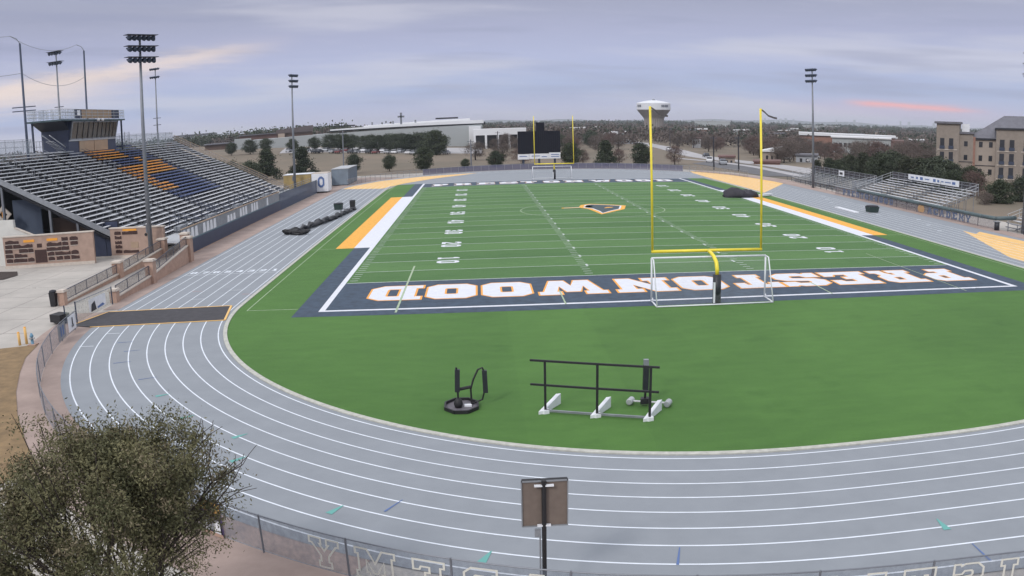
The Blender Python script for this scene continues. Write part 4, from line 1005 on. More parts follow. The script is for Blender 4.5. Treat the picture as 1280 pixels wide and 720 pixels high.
MB().tube([(c[0]+.95, c[1]+.22, .6), (c[0]+.86, c[1]+.25, .25), (c[0]+.6, c[1]+.3, .12), (c[0]+.4, c[1]+.25, .08)], .035, 8).build('brace', 'black', t)
MB().box(c[0]+.12, c[0]+.42, c[1]-.08, c[1]+.12, .05, .12).build('weight', 'white', t)

# ------------------------------------------------------------------ back of a clock board by the bottom fence
t = thing('sign_board', 'back of a brown sign board on a dark post beside the bottom fence', 'sign', (11.25, -34.7, 0))
MB().tube([(11.24, -34.7, -.03), (11.24, -34.7, 3.42)], .055, 8).build('post', 'black', t)
mb = MB(); mb.box(10.74, 11.79, -34.62, -34.56, 2.20, 3.38); mb.build('panel', 'brownback', t)
mb = MB(); mb.box(10.73, 11.80, -34.655, -34.62, 3.36, 3.41); mb.box(10.72, 10.745, -34.655, -34.55, 2.18, 3.41); mb.box(11.785, 11.81, -34.655, -34.55, 2.18, 3.41); mb.box(10.745, 11.785, -34.64, -34.62, 2.17, 2.20); mb.build('frame', 'galv', t)
MB().box(10.74, 11.79, -34.65, -34.56, 3.385, 3.42).build('top_edge', 'black', t)
for z_ in (3.27, 2.22): MB().box(11.08 if z_ < 3 else 11.02, 11.4 if z_ < 3 else 11.47, -34.74, -34.66, z_, z_+.035).build('bracket', 'white', t)
MB().box(11.02, 11.16, -34.72, -34.62, 1.93, 2.12).build('junction_box', 'galv', t)
MB().tube([(11.14, -34.74, -.03), (11.14, -34.74, 2.0)], .022, 6).build('conduit', 'galv', t)

# ------------------------------------------------------------------ tarps, bins and boards
def lump(name, label, cat, P, R, m, seed, squash=.8):
    r = random.Random(seed); mb = MB(); n = 12; pts = []; rs = []
    for i in range(len(P)-1):
        for k in range(5):
            f = k/5; pts.append(tuple(P[i][j]+(P[i+1][j]-P[i][j])*f for j in range(3))); rs.append((R[i]+(R[i+1]-R[i])*f))
    pts.append(P[-1]); rs.append(R[-1])
    mb.tube(pts, rs, n)
    mb.v = [(x+.16*sin(y*3.1+z_*9)+r.uniform(-1, 1)*.10, y+r.uniform(-1, 1)*.2, max(.0, z_*squash*(1+.35*sin(y*2.3+x*1.7))+r.uniform(-1, 1)*.07)) for x, y, z_ in mb.v]
    return tag(mb.build(name, m, smooth=True), label, cat)
lump('rolled_tarp', 'long black rolled tarp lying across the inner lanes of the left straight', 'tarp', [(-10.6, 41.9, .42), (-9.9, 45, .40), (-9.2, 49.5, .42), (-8.4, 53.5, .36), (-8.1, 57, .38), (-7.7, 61, .33), (-7.2, 65.5, .28)], [.36, .30, .38, .26, .34, .26, .2], 'pad', 3)
lump('folded_tarp', 'bulky black folded tarp at the near end of the long rolled tarp', 'tarp', [(-11.9, 40.7, .5), (-10.8, 40.4, .55), (-9.9, 39.6, .4), (-8.9, 39.9, .25)], [.48, .5, .36, .2], 'black', 8, .85)
lump('cover_heap', 'black cover heaped over the white right sideline band', 'tarp', [(46.2, 69.6, .2), (47.4, 69.4, .5), (49.0, 69.4, .5), (50.6, 69.6, .35), (51.8, 70.2, .2)], [.55, .9, 1.0, .75, .45], mat('cover_violet', (.035, .032, .045), .7, noise=.4, nscale=3), 5, .85)
lump('gear_bag', 'small black gear bag on the turf beyond the black cover heap', 'bag', [(50.2, 73.4, .35), (50.8, 73.0, .5), (51.5, 72.6, .35)], [.4, .6, .4], 'black', 6)
def bin_(label, x, y, w_, h, m):
    t = thing('bin', label, 'bin', (x, y, 0))
    mb = MB(); mb.add([(x-w_*.42, y-w_*.42, .0), (x+w_*.42, y-w_*.42, .0), (x+w_*.42, y+w_*.42, .0), (x-w_*.42, y+w_*.42, .0), (x-w_*.5, y-w_*.5, h), (x+w_*.5, y-w_*.5, h), (x+w_*.5, y+w_*.5, h), (x-w_*.5, y+w_*.5, h)], [(3,2,1,0),(4,5,6,7),(0,1,5,4),(1,2,6,5),(2,3,7,6),(3,0,4,7)]); mb.build('body', m, t)
    MB().lathe([(w_*.56, 0), (w_*.6, .04), (w_*.5, .14), (0, .2)], (x, y, h), 16).build('lid', 'dark', t, smooth=True); return t
bin_('tall black bin at the far end of the rolled tarp', -7.65, 66.2, .75, 1.15, 'black')
bin_('wide black bin on the straight beside the far end of the rolled tarp', -9.8, 66.9, 1.25, .8, mat('bin_green', (.02, .04, .035), .5))
bin_('square black box standing alone on the right straight', 61.3, 49.0, 1.5, .75, mat('bin_green', (.02, .04, .035), .5))
bin_('dark bin at the end of the plaza brick wall', -22.3, 4.35, .5, 1.05, 'black')
t = thing('equipment_cart', 'black cart parked behind the fence beside the white banner', 'cart', (-18.6, -1.2, 0)); MB().prism([(-19.3, -1.8), (-18.3, -2.2), (-18.0, -1.3), (-19.0, -.9)], .12, .65).build('body', 'black', t)
for x, y in ((-19.1, -1.6), (-18.4, -1.9)): MB().tube([(x, y, .14), (x+.1, y+.2, .14)], .14, 10).build('wheel', 'dark', t)
tag(MB().box(58.0, 58.7, 47.8, 54.3, .01, .16).build('white_board', 'white'), 'long white board lying on the edge of the right straight', 'board')
tag(MB().obox((51.9, 69.7, .25), (55.0, 72.4, .25), .5, .3).build('white_bench', 'white'), 'low white bench beside the black cover heap', 'bench')

# bollards and hydrant by the planting bed
for i, (x, y, h, lb) in enumerate(((-18.47, -7.35, .75, 'shorter yellow bollard at the corner of the planting bed'), (-18.15, -7.05, 1.0, 'taller yellow bollard beside the fire hydrant'))):
    t = thing('bollard', lb, 'bollard', (x, y, 0)); MB().tube([(x, y, -.03), (x, y, h)], .085, 12).build('post', 'track_gold', t, smooth=True); MB().lathe([(.085, 0), (.06, .05), (0, .07)], (x, y, h), 12).build('cap', 'gold', t)
t = thing('fire_hydrant', 'small blue and grey fire hydrant beside the yellow bollards', 'hydrant', (-17.52, -7.41, 0))
MB().lathe([(.14, 0), (.14, .05), (.09, .06), (.09, .5), (.13, .52), (.13, .56), (.1, .62), (.05, .72), (0, .74)], (-17.52, -7.41, 0), 14).build('barrel', mat('hydrant_blue', (.12, .25, .36), .5), t, smooth=True)
MB().tube([(-17.72, -7.41, .42), (-17.32, -7.41, .42)], .055, 10).build('nozzle', 'galv_l', t); MB().tube([(-17.52, -7.41, .42), (-17.52, -7.62, .42)], .07, 10).build('nozzle', 'galv_l', t)
MB().box(-17.75, -17.2, -7.7, -7.2, .0, .06).build('base', 'brick', t)

# ------------------------------------------------------------------ floodlight masts
def mast(label, x, y, h, arms, rot, wid=3.3, nl=5, m_='polec', group='floodlight masts round the stadium', r0=.26, spread=.95, low=None):
    t = thing('floodlight_mast', label, 'floodlight', (x, y, 0), group, rot)
    MB().tube([(0, 0, H(x, y)-.1), (0, 0, h*.5), (0, 0, h)], [r0, r0*.75, r0*.42], 12).build('mast', m_, t, smooth=True, local=True)
    for k in range(arms):
        z_ = h-.25-k*spread
        arm = MB().box(-wid/2, wid/2, .12, .24, z_-.06, z_+.06).build('crossarm', 'poled', t, local=True)
        for j in range(nl):
            xx = -wid/2+.3+(wid-.6)*j/(nl-1)
            fm = MB(); fm.T = Matrix.Translation((xx, .42, z_-.02)) @ Matrix.Rotation(radians(118), 4, 'X')
            fm.lathe([(.10, -.22), (.16, -.12), (.29, .14), (.30, .18), (.27, .18), (.0, .10)], (0, 0, 0), 10)
            fm.build('lamp_head', 'poled', arm, smooth=True, local=True)
        MB().box(-wid/2-.1, wid/2+.1, -.2, .75, z_+.22, z_+.27).build('shield', 'poled', t, local=True) if wid > 3 else None
    if low:
        for z_ in low: MB().box(-1.1, 1.1, -.06, .06, z_-.06, z_+.06).build('low_arm', 'poled', t, local=True)
    MB().box(-.2, .2, -.42, -.2, 2.6, 3.4).build('control_box', 'polec', t, local=True)
    return t
mast('tall floodlight mast with three lamp rows rising in front of the grandstand', -23.0, 26.85, 22.25, 3, radians(232), 3.3, 6, spread=1.1)
mast('floodlight mast at the far end of the home grandstand by the trailers', -23.1, 98.9, 22.1, 3, radians(-110), 3.0, 6, spread=1.0)
mast('floodlight mast beside the left end of the visitors bleachers', 68.75, 88.0, 21.25, 3, radians(110), 3.0, 6, spread=1.0)
mast('floodlight mast whose lamp heads just enter the right edge of the frame', 70.0, 27.2, 19.9, 3, radians(62), 3.3, 6, spread=1.15)
mast('thin field light mast with two lamp rows behind the left end of the press box', -60.5, 79.8, 28.2, 2, radians(160), 3.2, 5, group='light masts of the field behind the grandstand', spread=1.7, low=(18.9,))
mast('thin field light mast with two lamp rows behind the right end of the grandstand', -59.9, 124.1, 28.0, 2, radians(160), 2.9, 5, group='light masts of the field behind the grandstand', spread=1.8, low=(16.9, 15.4))
# net poles and their ropes
for i, (x, y, h, lb, low) in enumerate(((-48.4, 47.6, 25.6, 'dark ball-net pole with two crossarms at the left edge of the sky', True), (-50.1, 69.3, 26.6, 'plain dark ball-net pole behind the press box roof', False))):
    t = thing('net_pole', lb, 'pole', (x, y, 0), 'ball-net poles behind the stand')
    MB().tube([(x, y, -.1), (x, y, h)], [.21, .13], 12).build('pole', 'poled', t, smooth=True)
    MB().tube([(x, y, h), (x-.25, y-.35, h+.6), (x-.8, y-.9, h+.9)], .05, 6).build('tip', 'galv', t)
    if low:
        for z_ in (17.4, 16.9): MB().obox((x-1.0, y-1.3, z_), (x+.9, y+1.3, z_+.15), .12, .12).build('crossarm', 'poled', t)
def rope(name, label, P, sag):
    pts = []
    for (a, b), s_ in zip(zip(P, P[1:]), sag):
        for k in range(12): f = k/12; pts.append((a[0]+(b[0]-a[0])*f, a[1]+(b[1]-a[1])*f, a[2]+(b[2]-a[2])*f-s_*4*f*(1-f)))
    pts.append(P[-1]); tag(MB().tube(pts, .03, 4).build(name, 'galv'), label, 'rope')
rope('net_rope', 'upper rope sagging between the two ball-net poles', [(-62, 30, 25.3), (-49.2, 46.7, 26.5), (-50.9, 68.4, 27.5)], (.4, 1.3))
rope('net_rope', 'lower rope sagging between the two ball-net poles', [(-62, 30, 19.9), (-48.4, 47.6, 21.8), (-50.1, 69.3, 22.6)], (.3, 1.5))
ropeM = mesh_mat('ball_net', (.35, .38, .42), .05)
n_ = thing('ball_net', 'faint ball net hanging between the two net poles behind the stand', 'net', (-47.8, 58, 12))
A = []; B = []
for k in range(13):
    f = k/12; x, y = -48.5-1.5*f, 47.8+21.3*f; A.append((x, y, 26.0+1.2*f-1.3*4*f*(1-f))); B.append((x, y, 12.0))
MB().grid_strip(A, B).build('netting', ropeM, n_)

# ------------------------------------------------------------------ scoreboard
t = thing('scoreboard', 'large black scoreboard with white sponsor panels below it, behind the far goalpost', 'scoreboard', (25.3, 160, 0))
MB().box(20.1, 30.6, 160, 160.8, 3.15, 8.8).build('screen', 'screen', t)
MB().box(24.7, 26.75, 160.1, 160.7, 8.8, 11.0).build('speaker_box', 'screen', t)
for a, b, z0, z1 in ((20.0, 22.8, 1.75, 3.05), (22.85, 27.7, 1.85, 3.10), (27.75, 30.6, 1.85, 3.35)): MB().box(a, b, 159.85, 160.0, z0, z1).build('sponsor_panel', 'white', t)
for a, b, z_ in ((20.4, 22.3, 2.5), (23.4, 25.4, 2.55), (25.9, 27.2, 2.35), (28.2, 30.2, 2.85), (28.2, 30.2, 2.35)): MB().box(a, b, 159.82, 159.85, z_-.09, z_+.09).build('panel_print', 'blue', t)
for x in (21.4, 25.3, 29.2): MB().box(x-.25, x+.25, 160.2, 160.7, -.4, 3.2).build('column', 'poled', t)
mb = MB()
for k in range(20): mb.box(20.3+k*.52, 20.32+k*.52, 159.97, 160.0, 3.2, 8.75)
mb.build('module_joints', 'dark', t)
# ================================================================== RIGHT SIDE: VISITORS BLEACHERS AND FENCE
def bleacher(label, x0, n, run, rise, y0, y1, zf, rear=1.0, m_='alu'):
    t = thing('bleacher', label, 'bleachers', (x0, (y0+y1)/2, 0), 'aluminium visitors bleachers')
    for i in range(n):
        x = x0+run*i; z_ = zf+rise*i
        MB().box(x-.14, x+.16, y0, y1, z_+.40, z_+.45).build('bench', m_, t)
        MB().box(x-.42, x-.14, y0, y1, z_-.02, z_+.02).build('footboard', 'alu_d', t)
    mb = MB(); k = y0+.4
    while k < y1:
        mb.obox((x0-.3, k, zf-.2), (x0+run*(n-1)+.3, k, zf+rise*(n-1)-.2+.1), .06, .1)
        for i in range(n): x = x0+run*i; z_ = zf+rise*i; mb.box(x-.03, x+.03, k-.03, k+.03, -.03 if i % 2 == 0 else z_-.3, z_+.4)
        k += 1.85
    mb.build('frame', 'galv', t)
    xe = x0+run*(n-1)+.45; ze = zf+rise*(n-1)+.4
    mb = MB()
    for dz in (.2, .6, rear): mb.tube([(xe, y0, ze+dz), (xe, y1, ze+dz)], .03, 6)
    k = y0
    while k <= y1+.05: mb.tube([(xe, k, ze-.6), (xe, k, ze+rear)], .035, 6); k += (y1-y0)/12
    mb.build('back_rail', 'galv', t)
    mb = MB(); mb.add([(xe+.02, y0, ze-.1), (xe+.02, y1, ze-.1), (xe+.02, y1, ze+rear-.05), (xe+.02, y0, ze+rear-.05)], [(0, 1, 2, 3)]); mb.build('back_screen', mesh_mat('bleacher_screen', (.06, .055, .07), .72) if 'bleacher_screen' not in bpy.data.materials else bpy.data.materials['bleacher_screen'], t)
    for y in (y0-.05, y1+.05):
        mb = MB()
        for dz in (.5, 1.0, rear+.4): mb.tube([(x0-.2, y, zf+dz), (xe, y, ze+dz-.4)], .03, 6)
        for i in range(0, n+1, 2): x = x0+run*i; mb.tube([(x, y, zf+rise*i-.2), (x, y, zf+rise*i+rear+.4)], .03, 6)
        mb.build('side_rail', 'galv_l', t)
    for f in ((.33, .66) if y1-y0 > 20 else (.5,)):
        y = y0+(y1-y0)*f; mb = MB()
        for i in range(n): mb.box(x0+run*i-.46, x0+run*i+.18, y-.5, y+.5, zf+rise*i+.455, zf+rise*i+.50)
        mb.build('aisle', 'galv', t)
        mb = MB()
        for i in range(0, n-1, 2): x = x0+run*i; z_ = zf+rise*i; mb.tube([(x, y, z_), (x, y, z_+1.3), (x+run*1.3, y, z_+rise*1.3+1.3), (x+run*1.3, y, z_+rise)], .03, 6)
        mb.build('aisle_rail', 'poled', t)
    return t
bleacher('wide visitors bleachers under the white printed banner', 69.9, 9, .76, .27, 46.2, 71.5, .45, 1.0)
bleacher('further visitors bleachers, left of the ones with the banner, with a small white sign', 71.2, 7, .76, .19, 77.0, 104.5, .35, 1.1, 'galv_l')
bleacher('near visitors bleachers cut by the right edge of the frame', 70.2, 9, .76, .27, 6, 30.4, .35, 1.0)
t = thing('banner', 'long white banner with small blue and green prints on the back rail of the bleachers', 'banner', (75.9, 57.6, 3))
MB().box(75.82, 75.9, 50.3, 65.1, 3.28, 4.12).build('sheet', 'white', t)
for y, w_, h_ in ((63.8, .9, .16), (62.3, .5, .3), (60.9, .8, .42), (59.2, 1.3, .12), (57.0, .7, .4), (55.9, .5, .3), (54.7, .6, .14), (53.2, 1.6, .12), (51.6, .8, .36)): MB().box(75.78, 75.82, y-w_/2, y+w_/2, 3.7-h_/2, 3.7+h_/2).build('print', 'blue', t)
t = thing('small_sign', 'small white square sign on the back rail of the further bleachers', 'sign', (76, 91, 2)); MB().box(75.9, 75.97, 90.0, 92.4, 1.9, 2.9).build('panel', 'white', t); MB().box(75.86, 75.9, 90.6, 91.9, 2.2, 2.6).build('print', 'dark', t)
for yy in ((71.6, 76.9),):
    t = thing('gate_rail', 'tall grey railing between the two visitors bleachers', 'railing', (73, 74, 0))
    for x in (70.2, 72.6, 75.8): MB().tube([(x, 74.2, -.03), (x, 74.2, 3.0)], .05, 6).build('post', 'galv', t)
    MB().add([(70.2, 74.2, .3), (75.8, 74.2, .3), (75.8, 74.2, 3.0), (70.2, 74.2, 2.2)], [(0, 1, 2, 3)]).build('screen', 'fabric', t)
# ------------------------------------------------------------------ fence in front of the bleachers
fn_ = thing('padded_fence', 'chain-link fence with thick dark padding on its top rail and blue lettered panels', 'fence', (68.2, 50, 0))
fp = [(67.9, 76.0), (68.15, 67.8), (68.2, 58), (68.25, 48), (68.3, 40), (68.3, 33), (68.6, 30.6)]
for a, b in zip(fp[1:], fp[2:]): MB().tube([(*a, 1.28), (*b, 1.28)], .23, 10).build('rail_pad', 'pad_g', fn_, smooth=True)
MB().tube([(68.6, 30.6, 1.28), (71.2, 30.4, 1.35)], .24, 10).build('rail_pad', 'pad_g', fn_, smooth=True)
MB().tube([(*fp[0], 1.2), (*fp[1], 1.25)], .05, 8).build('top_rail', 'galv', fn_)
mb = MB(); A = [(x, y, .03) for x, y in fp]; B = [(x, y, 1.2) for x, y in fp]; mb.grid_strip(A, B); mb.build('mesh', mesh_mat('fence_pinkish', (.20, .17, .18), .5), fn_)
y = 76.0
while y > 31:
    x = interp(-y, [(-p[1], p[0]) for p in fp]); MB().tube([(x+.08, y, -.03), (x+.08, y, 1.3)], .045, 6).build('post', 'poled', fn_); y -= 3.0
def fence_glyph(ch, yc, w_, z0, hh, d=None):
    mb = MB()
    gw = GW[ch]
    def fn(gx, gy):
        yy = yc+w_/2-gx/gw*w_; return (interp(-yy, [(-p[1], p[0]) for p in fp])-.05, yy, z0+gy/10*hh)
    glyph(mb, ch, fn); mb.build('letter', mat('fence_letter_blue', (.10, .13, .21), .7), fn_)
for k, ch in enumerate('PRESTONWOOD'): fence_glyph(ch, 72.6-k*1.62, 1.1, .18, .85)
for k, ch in enumerate('ACADEMY'): fence_glyph(ch, 45.3-k*1.55, 1.15, .18, .85)
MB().flat([octo(-.9, .9, .15, 1.05, .3)], lambda x, y: (68.18, 47.6-x, y)).build('gold_mark', mat('faded_gold', (.45, .28, .14), .8), fn_)
t = thing('fence_end_post', 'dark padded end post of the bleacher fence at the bend', 'post', (68.35, 30.4, 0)); MB().tube([(68.35, 30.0, -.03), (68.35, 30.0, .95)], .3, 12).build('pad', 'pad', t, smooth=True); MB().box(68.0, 68.7, 29.7, 30.3, .95, 1.02).build('cap', 'galv', t)
t = thing('low_fence', 'low dark pipe rail at the foot of the near right bleachers', 'railing', (69.3, 20, 0))
for z_ in (.5, .95): MB().tube([(69.2, 5, z_), (69.2, 29.4, z_)], .03, 6).build('rail', 'poled', t)
for k in range(9): MB().tube([(69.2, 5+k*3, -.03), (69.2, 5+k*3, .98)], .035, 6).build('post', 'poled', t)
t = thing('low_fence', 'low dark rail along the pink walk in front of the further bleachers', 'railing', (70, 92, 0))
for z_ in (.35, .7): MB().tube([(68.6, 76.5, z_), (70.9, 107, z_)], .03, 6).build('rail', 'poled', t)
for k in range(11): MB().tube([(68.6+.23*k, 76.5+k*3.05, -.03), (68.6+.23*k, 76.5+k*3.05, .72)], .035, 6).build('post', 'poled', t)

# ------------------------------------------------------------------ fence round the far bend
t = thing('far_fence', 'low fence with dull violet screens round the far bend', 'fence', (24, 143.5, 0))
seg = ring(9.4, 0, FAR)
pts = [(x, y) for x, y, z_ in seg if y > 112]
pts = [p for i, p in enumerate(pts) if i % 2 == 0]
for i, (a, b) in enumerate(zip(pts, pts[1:])):
    scr = (a[0]+b[0])/2; m_ = 'fabric_p' if -2 < scr < 55 else 'chain'
    MB().add([(*a, .05), (*b, .05), (*b, 1.32), (*a, 1.32)], [(0, 1, 2, 3)]).build('screen', m_, t)
    MB().tube([(*a, 1.35), (*b, 1.35)], .03, 5).build('rail', 'galv', t)
    MB().tube([(*a, -.03), (*a, 1.4)], .04, 6).build('post', 'galv', t)

# ------------------------------------------------------------------ fence round the near bend with mirrored lettering seen from behind
FN = [p for p in NEAR]
def off_curve(d):
    P = [(x+a*d, y+b*d) for x, y, a, b in FN]
    out = []; s_ = 0
    for i, p in enumerate(P):
        if i: s_ += hypot(p[0]-P[i-1][0], p[1]-P[i-1][1])
        out.append((s_, p[0], p[1]))
    return out
OC = off_curve(10.1)
def at_s(s_):
    for (a, x0, y0), (b, x1, y1) in zip(OC, OC[1:]):
        if s_ <= b: f = (s_-a)/(b-a); return (x0+(x1-x0)*f, y0+(y1-y0)*f)
    return OC[-1][1:]
def s_of_x(xq):
    for (a, x0, y0), (b, x1, y1) in zip(OC, OC[1:]):
        if x0 <= xq <= x1 and y0 < -15: return a+(b-a)*(xq-x0)/(x1-x0)
    return 0
HF = 1.18
t = thing('bend_fence', 'waist-high fence with blue grey screen and pale outlined letters round the near bend', 'fence', (6, -33, 0))
s0 = 5.6; s1 = s_of_x(33)
n = int((s1-s0)/.9)
A = [(*at_s(s0+(s1-s0)*k/n), .03) for k in range(n+1)]; B = [(p[0], p[1], HF-.03) for p in A]
MB().grid_strip(A, B).build('screen', 'fabric', t)
MB().tube([(p[0], p[1], HF) for p in B], .022, 6).build('top_rail', 'polec', t)
sp_ = s_of_x(6.22)-2.98*60; k = 0
while sp_ < s1:
    if sp_ > s0: x, y = at_s(sp_); MB().tube([(x, y, -.03), (x, y, HF+.03)], .03, 8).build('post', 'polec', t)
    sp_ += 2.98
MB().tube([(A[k_][0], A[k_][1], .05) for k_ in range(len(A))], .012, 5).build('bottom_wire', 'galv', t)
def lay(text, sc_, pitch):
    s_ = sc_
    for ch in text:
        gw = GW.get(ch, 4); w_ = .105*gw
        # seen from outside the letters are mirrored
        def fn(gx, gy, s_=s_, gw=gw, w_=w_):
            x, y = at_s(s_+w_-gx/gw*w_); dx, dy = (x-XC), (y-5); L_ = hypot(dx, dy)
            return (x+dx/L_*.03, y+dy/L_*.03, .14+gy/10*.88)
        mbx = MB(); glyph_ring(mbx, ch, fn, .55); mbx.build('letter', mat('letter_pale', (.62, .62, .56), .85), t); s_ += w_+pitch
    return s_
e_ = lay('YMEDACA', s_of_x(5.15), .52); e2 = lay('NAITSIRHC', e_+1.3, .50)
# banners hung on the fence
def fb(label, sc_, w_, parts_):
    b_ = thing('banner', label, 'banner', (*at_s(sc_), .6))
    for (u0, u1, z0, z1, m_, dd) in parts_:
        a = at_s(sc_+u0*w_); c_ = at_s(sc_+u1*w_); dx, dy = a[0]-XC, a[1]-5; L_ = hypot(dx, dy); ox, oy = dx/L_*dd, dy/L_*dd
        MB().add([(a[0]+ox, a[1]+oy, z0), (c_[0]+ox, c_[1]+oy, z0), (c_[0]+ox, c_[1]+oy, z1), (a[0]+ox, a[1]+oy, z1)], [(0, 1, 2, 3)]).build('sheet' if dd in (.04, -.04) else 'print', m_, b_)
    return b_
sb = s_of_x(1.35)
fb('banner with orange top and white figure print on the bend fence beside the tree', sb, 1.0, [(0, 1, .06, 1.14, mat('banner_dark', (.06, .045, .10), .6), .04), (.05, .95, .78, 1.1, mat('banner_orange', (.62, .33, .08), .6), .05), (.3, .62, .62, .88, mat('banner_skin', (.42, .25, .22), .6), .06), (.08, .35, .12, .62, 'white', .07), (.6, .9, .1, .55, 'white', .08), (.35, .6, .2, .5, 'galv', .09), (0.0, 1, .02, .14, 'brick', .10)])
fb('white banner with a dark figure on the bend fence near the gate', 6.0, 1.65, [(0, 1, .15, 1.12, 'white', -.04), (.38, .52, .5, .95, 'dark', -.06), (.3, .62, .35, .5, 'galv', -.07)])
fb('grey banner with darker print next to the white banner on the bend fence', 8.3, 1.9, [(0, 1, .15, 1.12, 'galv', -.04), (.25, .4, .35, .95, 'blue', -.06), (.55, .7, .35, .95, 'blue', -.07)])
# gate by the mat
t = thing('fence_gate', 'chain-link gate with a white printed banner between the brick pillar and the crossing mat', 'gate', (-17.3, 1.2, 0))
for x, y, h in ((-17.15, -1.9, 1.5), (-17.3, 4.4, 1.3), (-18.2, -1.6, 1.2)): MB().tube([(x, y, -.03), (x, y, h)], .05, 8).build('post', 'poled', t)
MB().add([(-17.15, -1.9, .1), (-17.3, 4.4, .1), (-17.3, 4.4, 1.25), (-17.15, -1.9, 1.45)], [(0, 1, 2, 3)]).build('mesh', mesh_mat('gate_mesh', (.30, .34, .32), .38), t)
MB().tube([(-17.15, -1.9, 1.45), (-17.3, 4.4, 1.25)], .03, 6).build('top_rail', 'galv', t)
MB().add([(-17.12, .1, .3), (-17.16, 3.0, .3), (-17.16, 3.0, 1.15), (-17.12, .1, 1.2)], [(0, 1, 2, 3)]).build('banner', 'white', t)
MB().add([(-17.10, .35, .3), (-17.13, 1.3, .3), (-17.13, 1.1, .95), (-17.10, .5, .8)], [(0, 1, 2, 3)]).build('print', 'dark', t)
MB().add([(-17.10, 1.5, .32), (-17.13, 2.7, .36), (-17.13, 2.4, .55), (-17.10, 1.4, .45)], [(0, 1, 2, 3)]).build('print', 'blue', t)
MB().add([(-18.2, -1.6, .1), (-17.15, -1.9, .1), (-17.15, -1.9, 1.2), (-18.2, -1.6, 1.1)], [(0, 1, 2, 3)]).build('mesh', bpy.data.materials['gate_mesh'], t)
# ================================================================== TREES
def leaf_cloud(rng, centers, n, size, aspect=1.6, mb=None, flat=0.):
    """many small leaf-sized faces scattered round the given (x, y, z, r) clusters"""
    mb = mb or MB(); vs = mb.v; fs = mb.f; ms = mb.m
    for (cx_, cy_, cz_, r_) in centers:
        for _ in range(n):
            u = rng.gauss(0, .5), rng.gauss(0, .5), rng.gauss(0, .42)
            x, y, z_ = cx_+u[0]*r_, cy_+u[1]*r_, cz_+u[2]*r_
            t = rng.uniform(0, 2*pi); p = rng.uniform(-1.2, 1.2)*(1-flat)
            a = Vector((cos(t)*cos(p), sin(t)*cos(p), sin(p))); b = a.cross(Vector((rng.uniform(-1, 1), rng.uniform(-1, 1), rng.uniform(-1, 1))))
            if b.length < .05: continue
            b.normalize(); s_ = size*rng.uniform(.6, 1.3)
            a *= s_*aspect/2; b *= s_/2; c = Vector((x, y, z_)); o = len(vs)
            vs += [tuple(c-a), tuple(c+b), tuple(c+a), tuple(c-b)]; fs.append((o, o+1, o+2, o+3)); ms.append(mb.cur)
    return mb
def leafmat(name, c1, c2, scale=1.2):
    m = bpy.data.materials.new(name); m.use_nodes = True; t = m.node_tree; b = t.nodes['Principled BSDF']; b.inputs['Roughness'].default_value = .75; b.inputs['Specular IOR Level'].default_value = .25
    oi = t.nodes.new('ShaderNodeObjectInfo'); geo = t.nodes.new('ShaderNodeNewGeometry'); n = t.nodes.new('ShaderNodeTexNoise'); n.inputs['Scale'].default_value = scale; n.inputs['Detail'].default_value = 3
    t.links.new(geo.outputs['Position'], n.inputs['Vector'])
    ad = t.nodes.new('ShaderNodeMath'); ad.operation = 'MULTIPLY_ADD'; t.links.new(oi.outputs['Random'], ad.inputs[0]); ad.inputs[1].default_value = .5
    mr = t.nodes.new('ShaderNodeMapRange'); mr.inputs[1].default_value = .3; mr.inputs[2].default_value = .7; mr.inputs[3].default_value = -.1; mr.inputs[4].default_value = .6; t.links.new(n.outputs['Fac'], mr.inputs[0]); t.links.new(mr.outputs[0], ad.inputs[2])
    mx_ = t.nodes.new('ShaderNodeMix'); mx_.data_type = 'RGBA'; mx_.inputs[6].default_value = (*c1, 1); mx_.inputs[7].default_value = (*c2, 1); t.links.new(ad.outputs[0], mx_.inputs[0])
    t.links.new(mx_.outputs[2], b.inputs['Base Color'])
    return m
LM = dict(ever=leafmat('leaf_evergreen', (.030, .042, .026), (.060, .075, .040)), oak=leafmat('leaf_oak', (.040, .052, .034), (.070, .085, .052)),
          bare=leafmat('twig_bare', (.080, .063, .056), (.150, .120, .104)), red=leafmat('twig_red', (.095, .060, .054), (.155, .105, .092)),
          ced=leafmat('leaf_cedar', (.028, .036, .022), (.055, .062, .036)))
def limbs(rng, h, r0, n, up=.45, spread=.5, fork=.35):
    mb = MB(); mb.tube([(0, 0, -.4), (rng.uniform(-.1, .1), rng.uniform(-.1, .1), h*fork), (rng.uniform(-.25, .25), rng.uniform(-.25, .25), h*.8)], [r0, r0*.75, r0*.2], 7)
    for k in range(n):
        t = 2*pi*k/n+rng.uniform(-.4, .4); z0 = h*(fork*.7+rng.uniform(0, .4)); L_ = h*spread*rng.uniform(.6, 1.0)
        mb.tube([(0, 0, z0), (cos(t)*L_*.45, sin(t)*L_*.45, z0+L_*up), (cos(t)*L_*.9, sin(t)*L_*.9, z0+L_*up*1.7)], [r0*.4, r0*.25, r0*.07], 5)
    return mb
def proto(name, label, h, rw, shape, lm, nclu, nleaf, size, seed, trunk_h=.2, bark='bark', lim=7):
    rng = random.Random(seed); t = thing(name, label, 'tree', (0, 0, -50))
    cl = []
    for k in range(nclu):
        f = rng.random(); z_ = h*(trunk_h+(1-trunk_h)*f)
        if shape == 'cone': R_ = rw*(1.02-f)**.7
        elif shape == 'round': R_ = rw*sqrt(max(.05, 1-(2*f-1)**2))*rng.uniform(.75, 1.1)
        else: R_ = rw*(.45+.6*sin(pi*min(1, f*1.05)))*rng.uniform(.8, 1.15)
        a = rng.uniform(0, 2*pi); q_ = sqrt(rng.random())*R_
        cl.append((cos(a)*q_, sin(a)*q_, z_, rw*rng.uniform(.22, .42)))
    leaf_cloud(rng, cl, nleaf, size).build('crown', LM[lm], t, local=True)
    limbs(rng, h, h*.028, lim).build('trunk', bark, t, smooth=True, local=True)
    return t
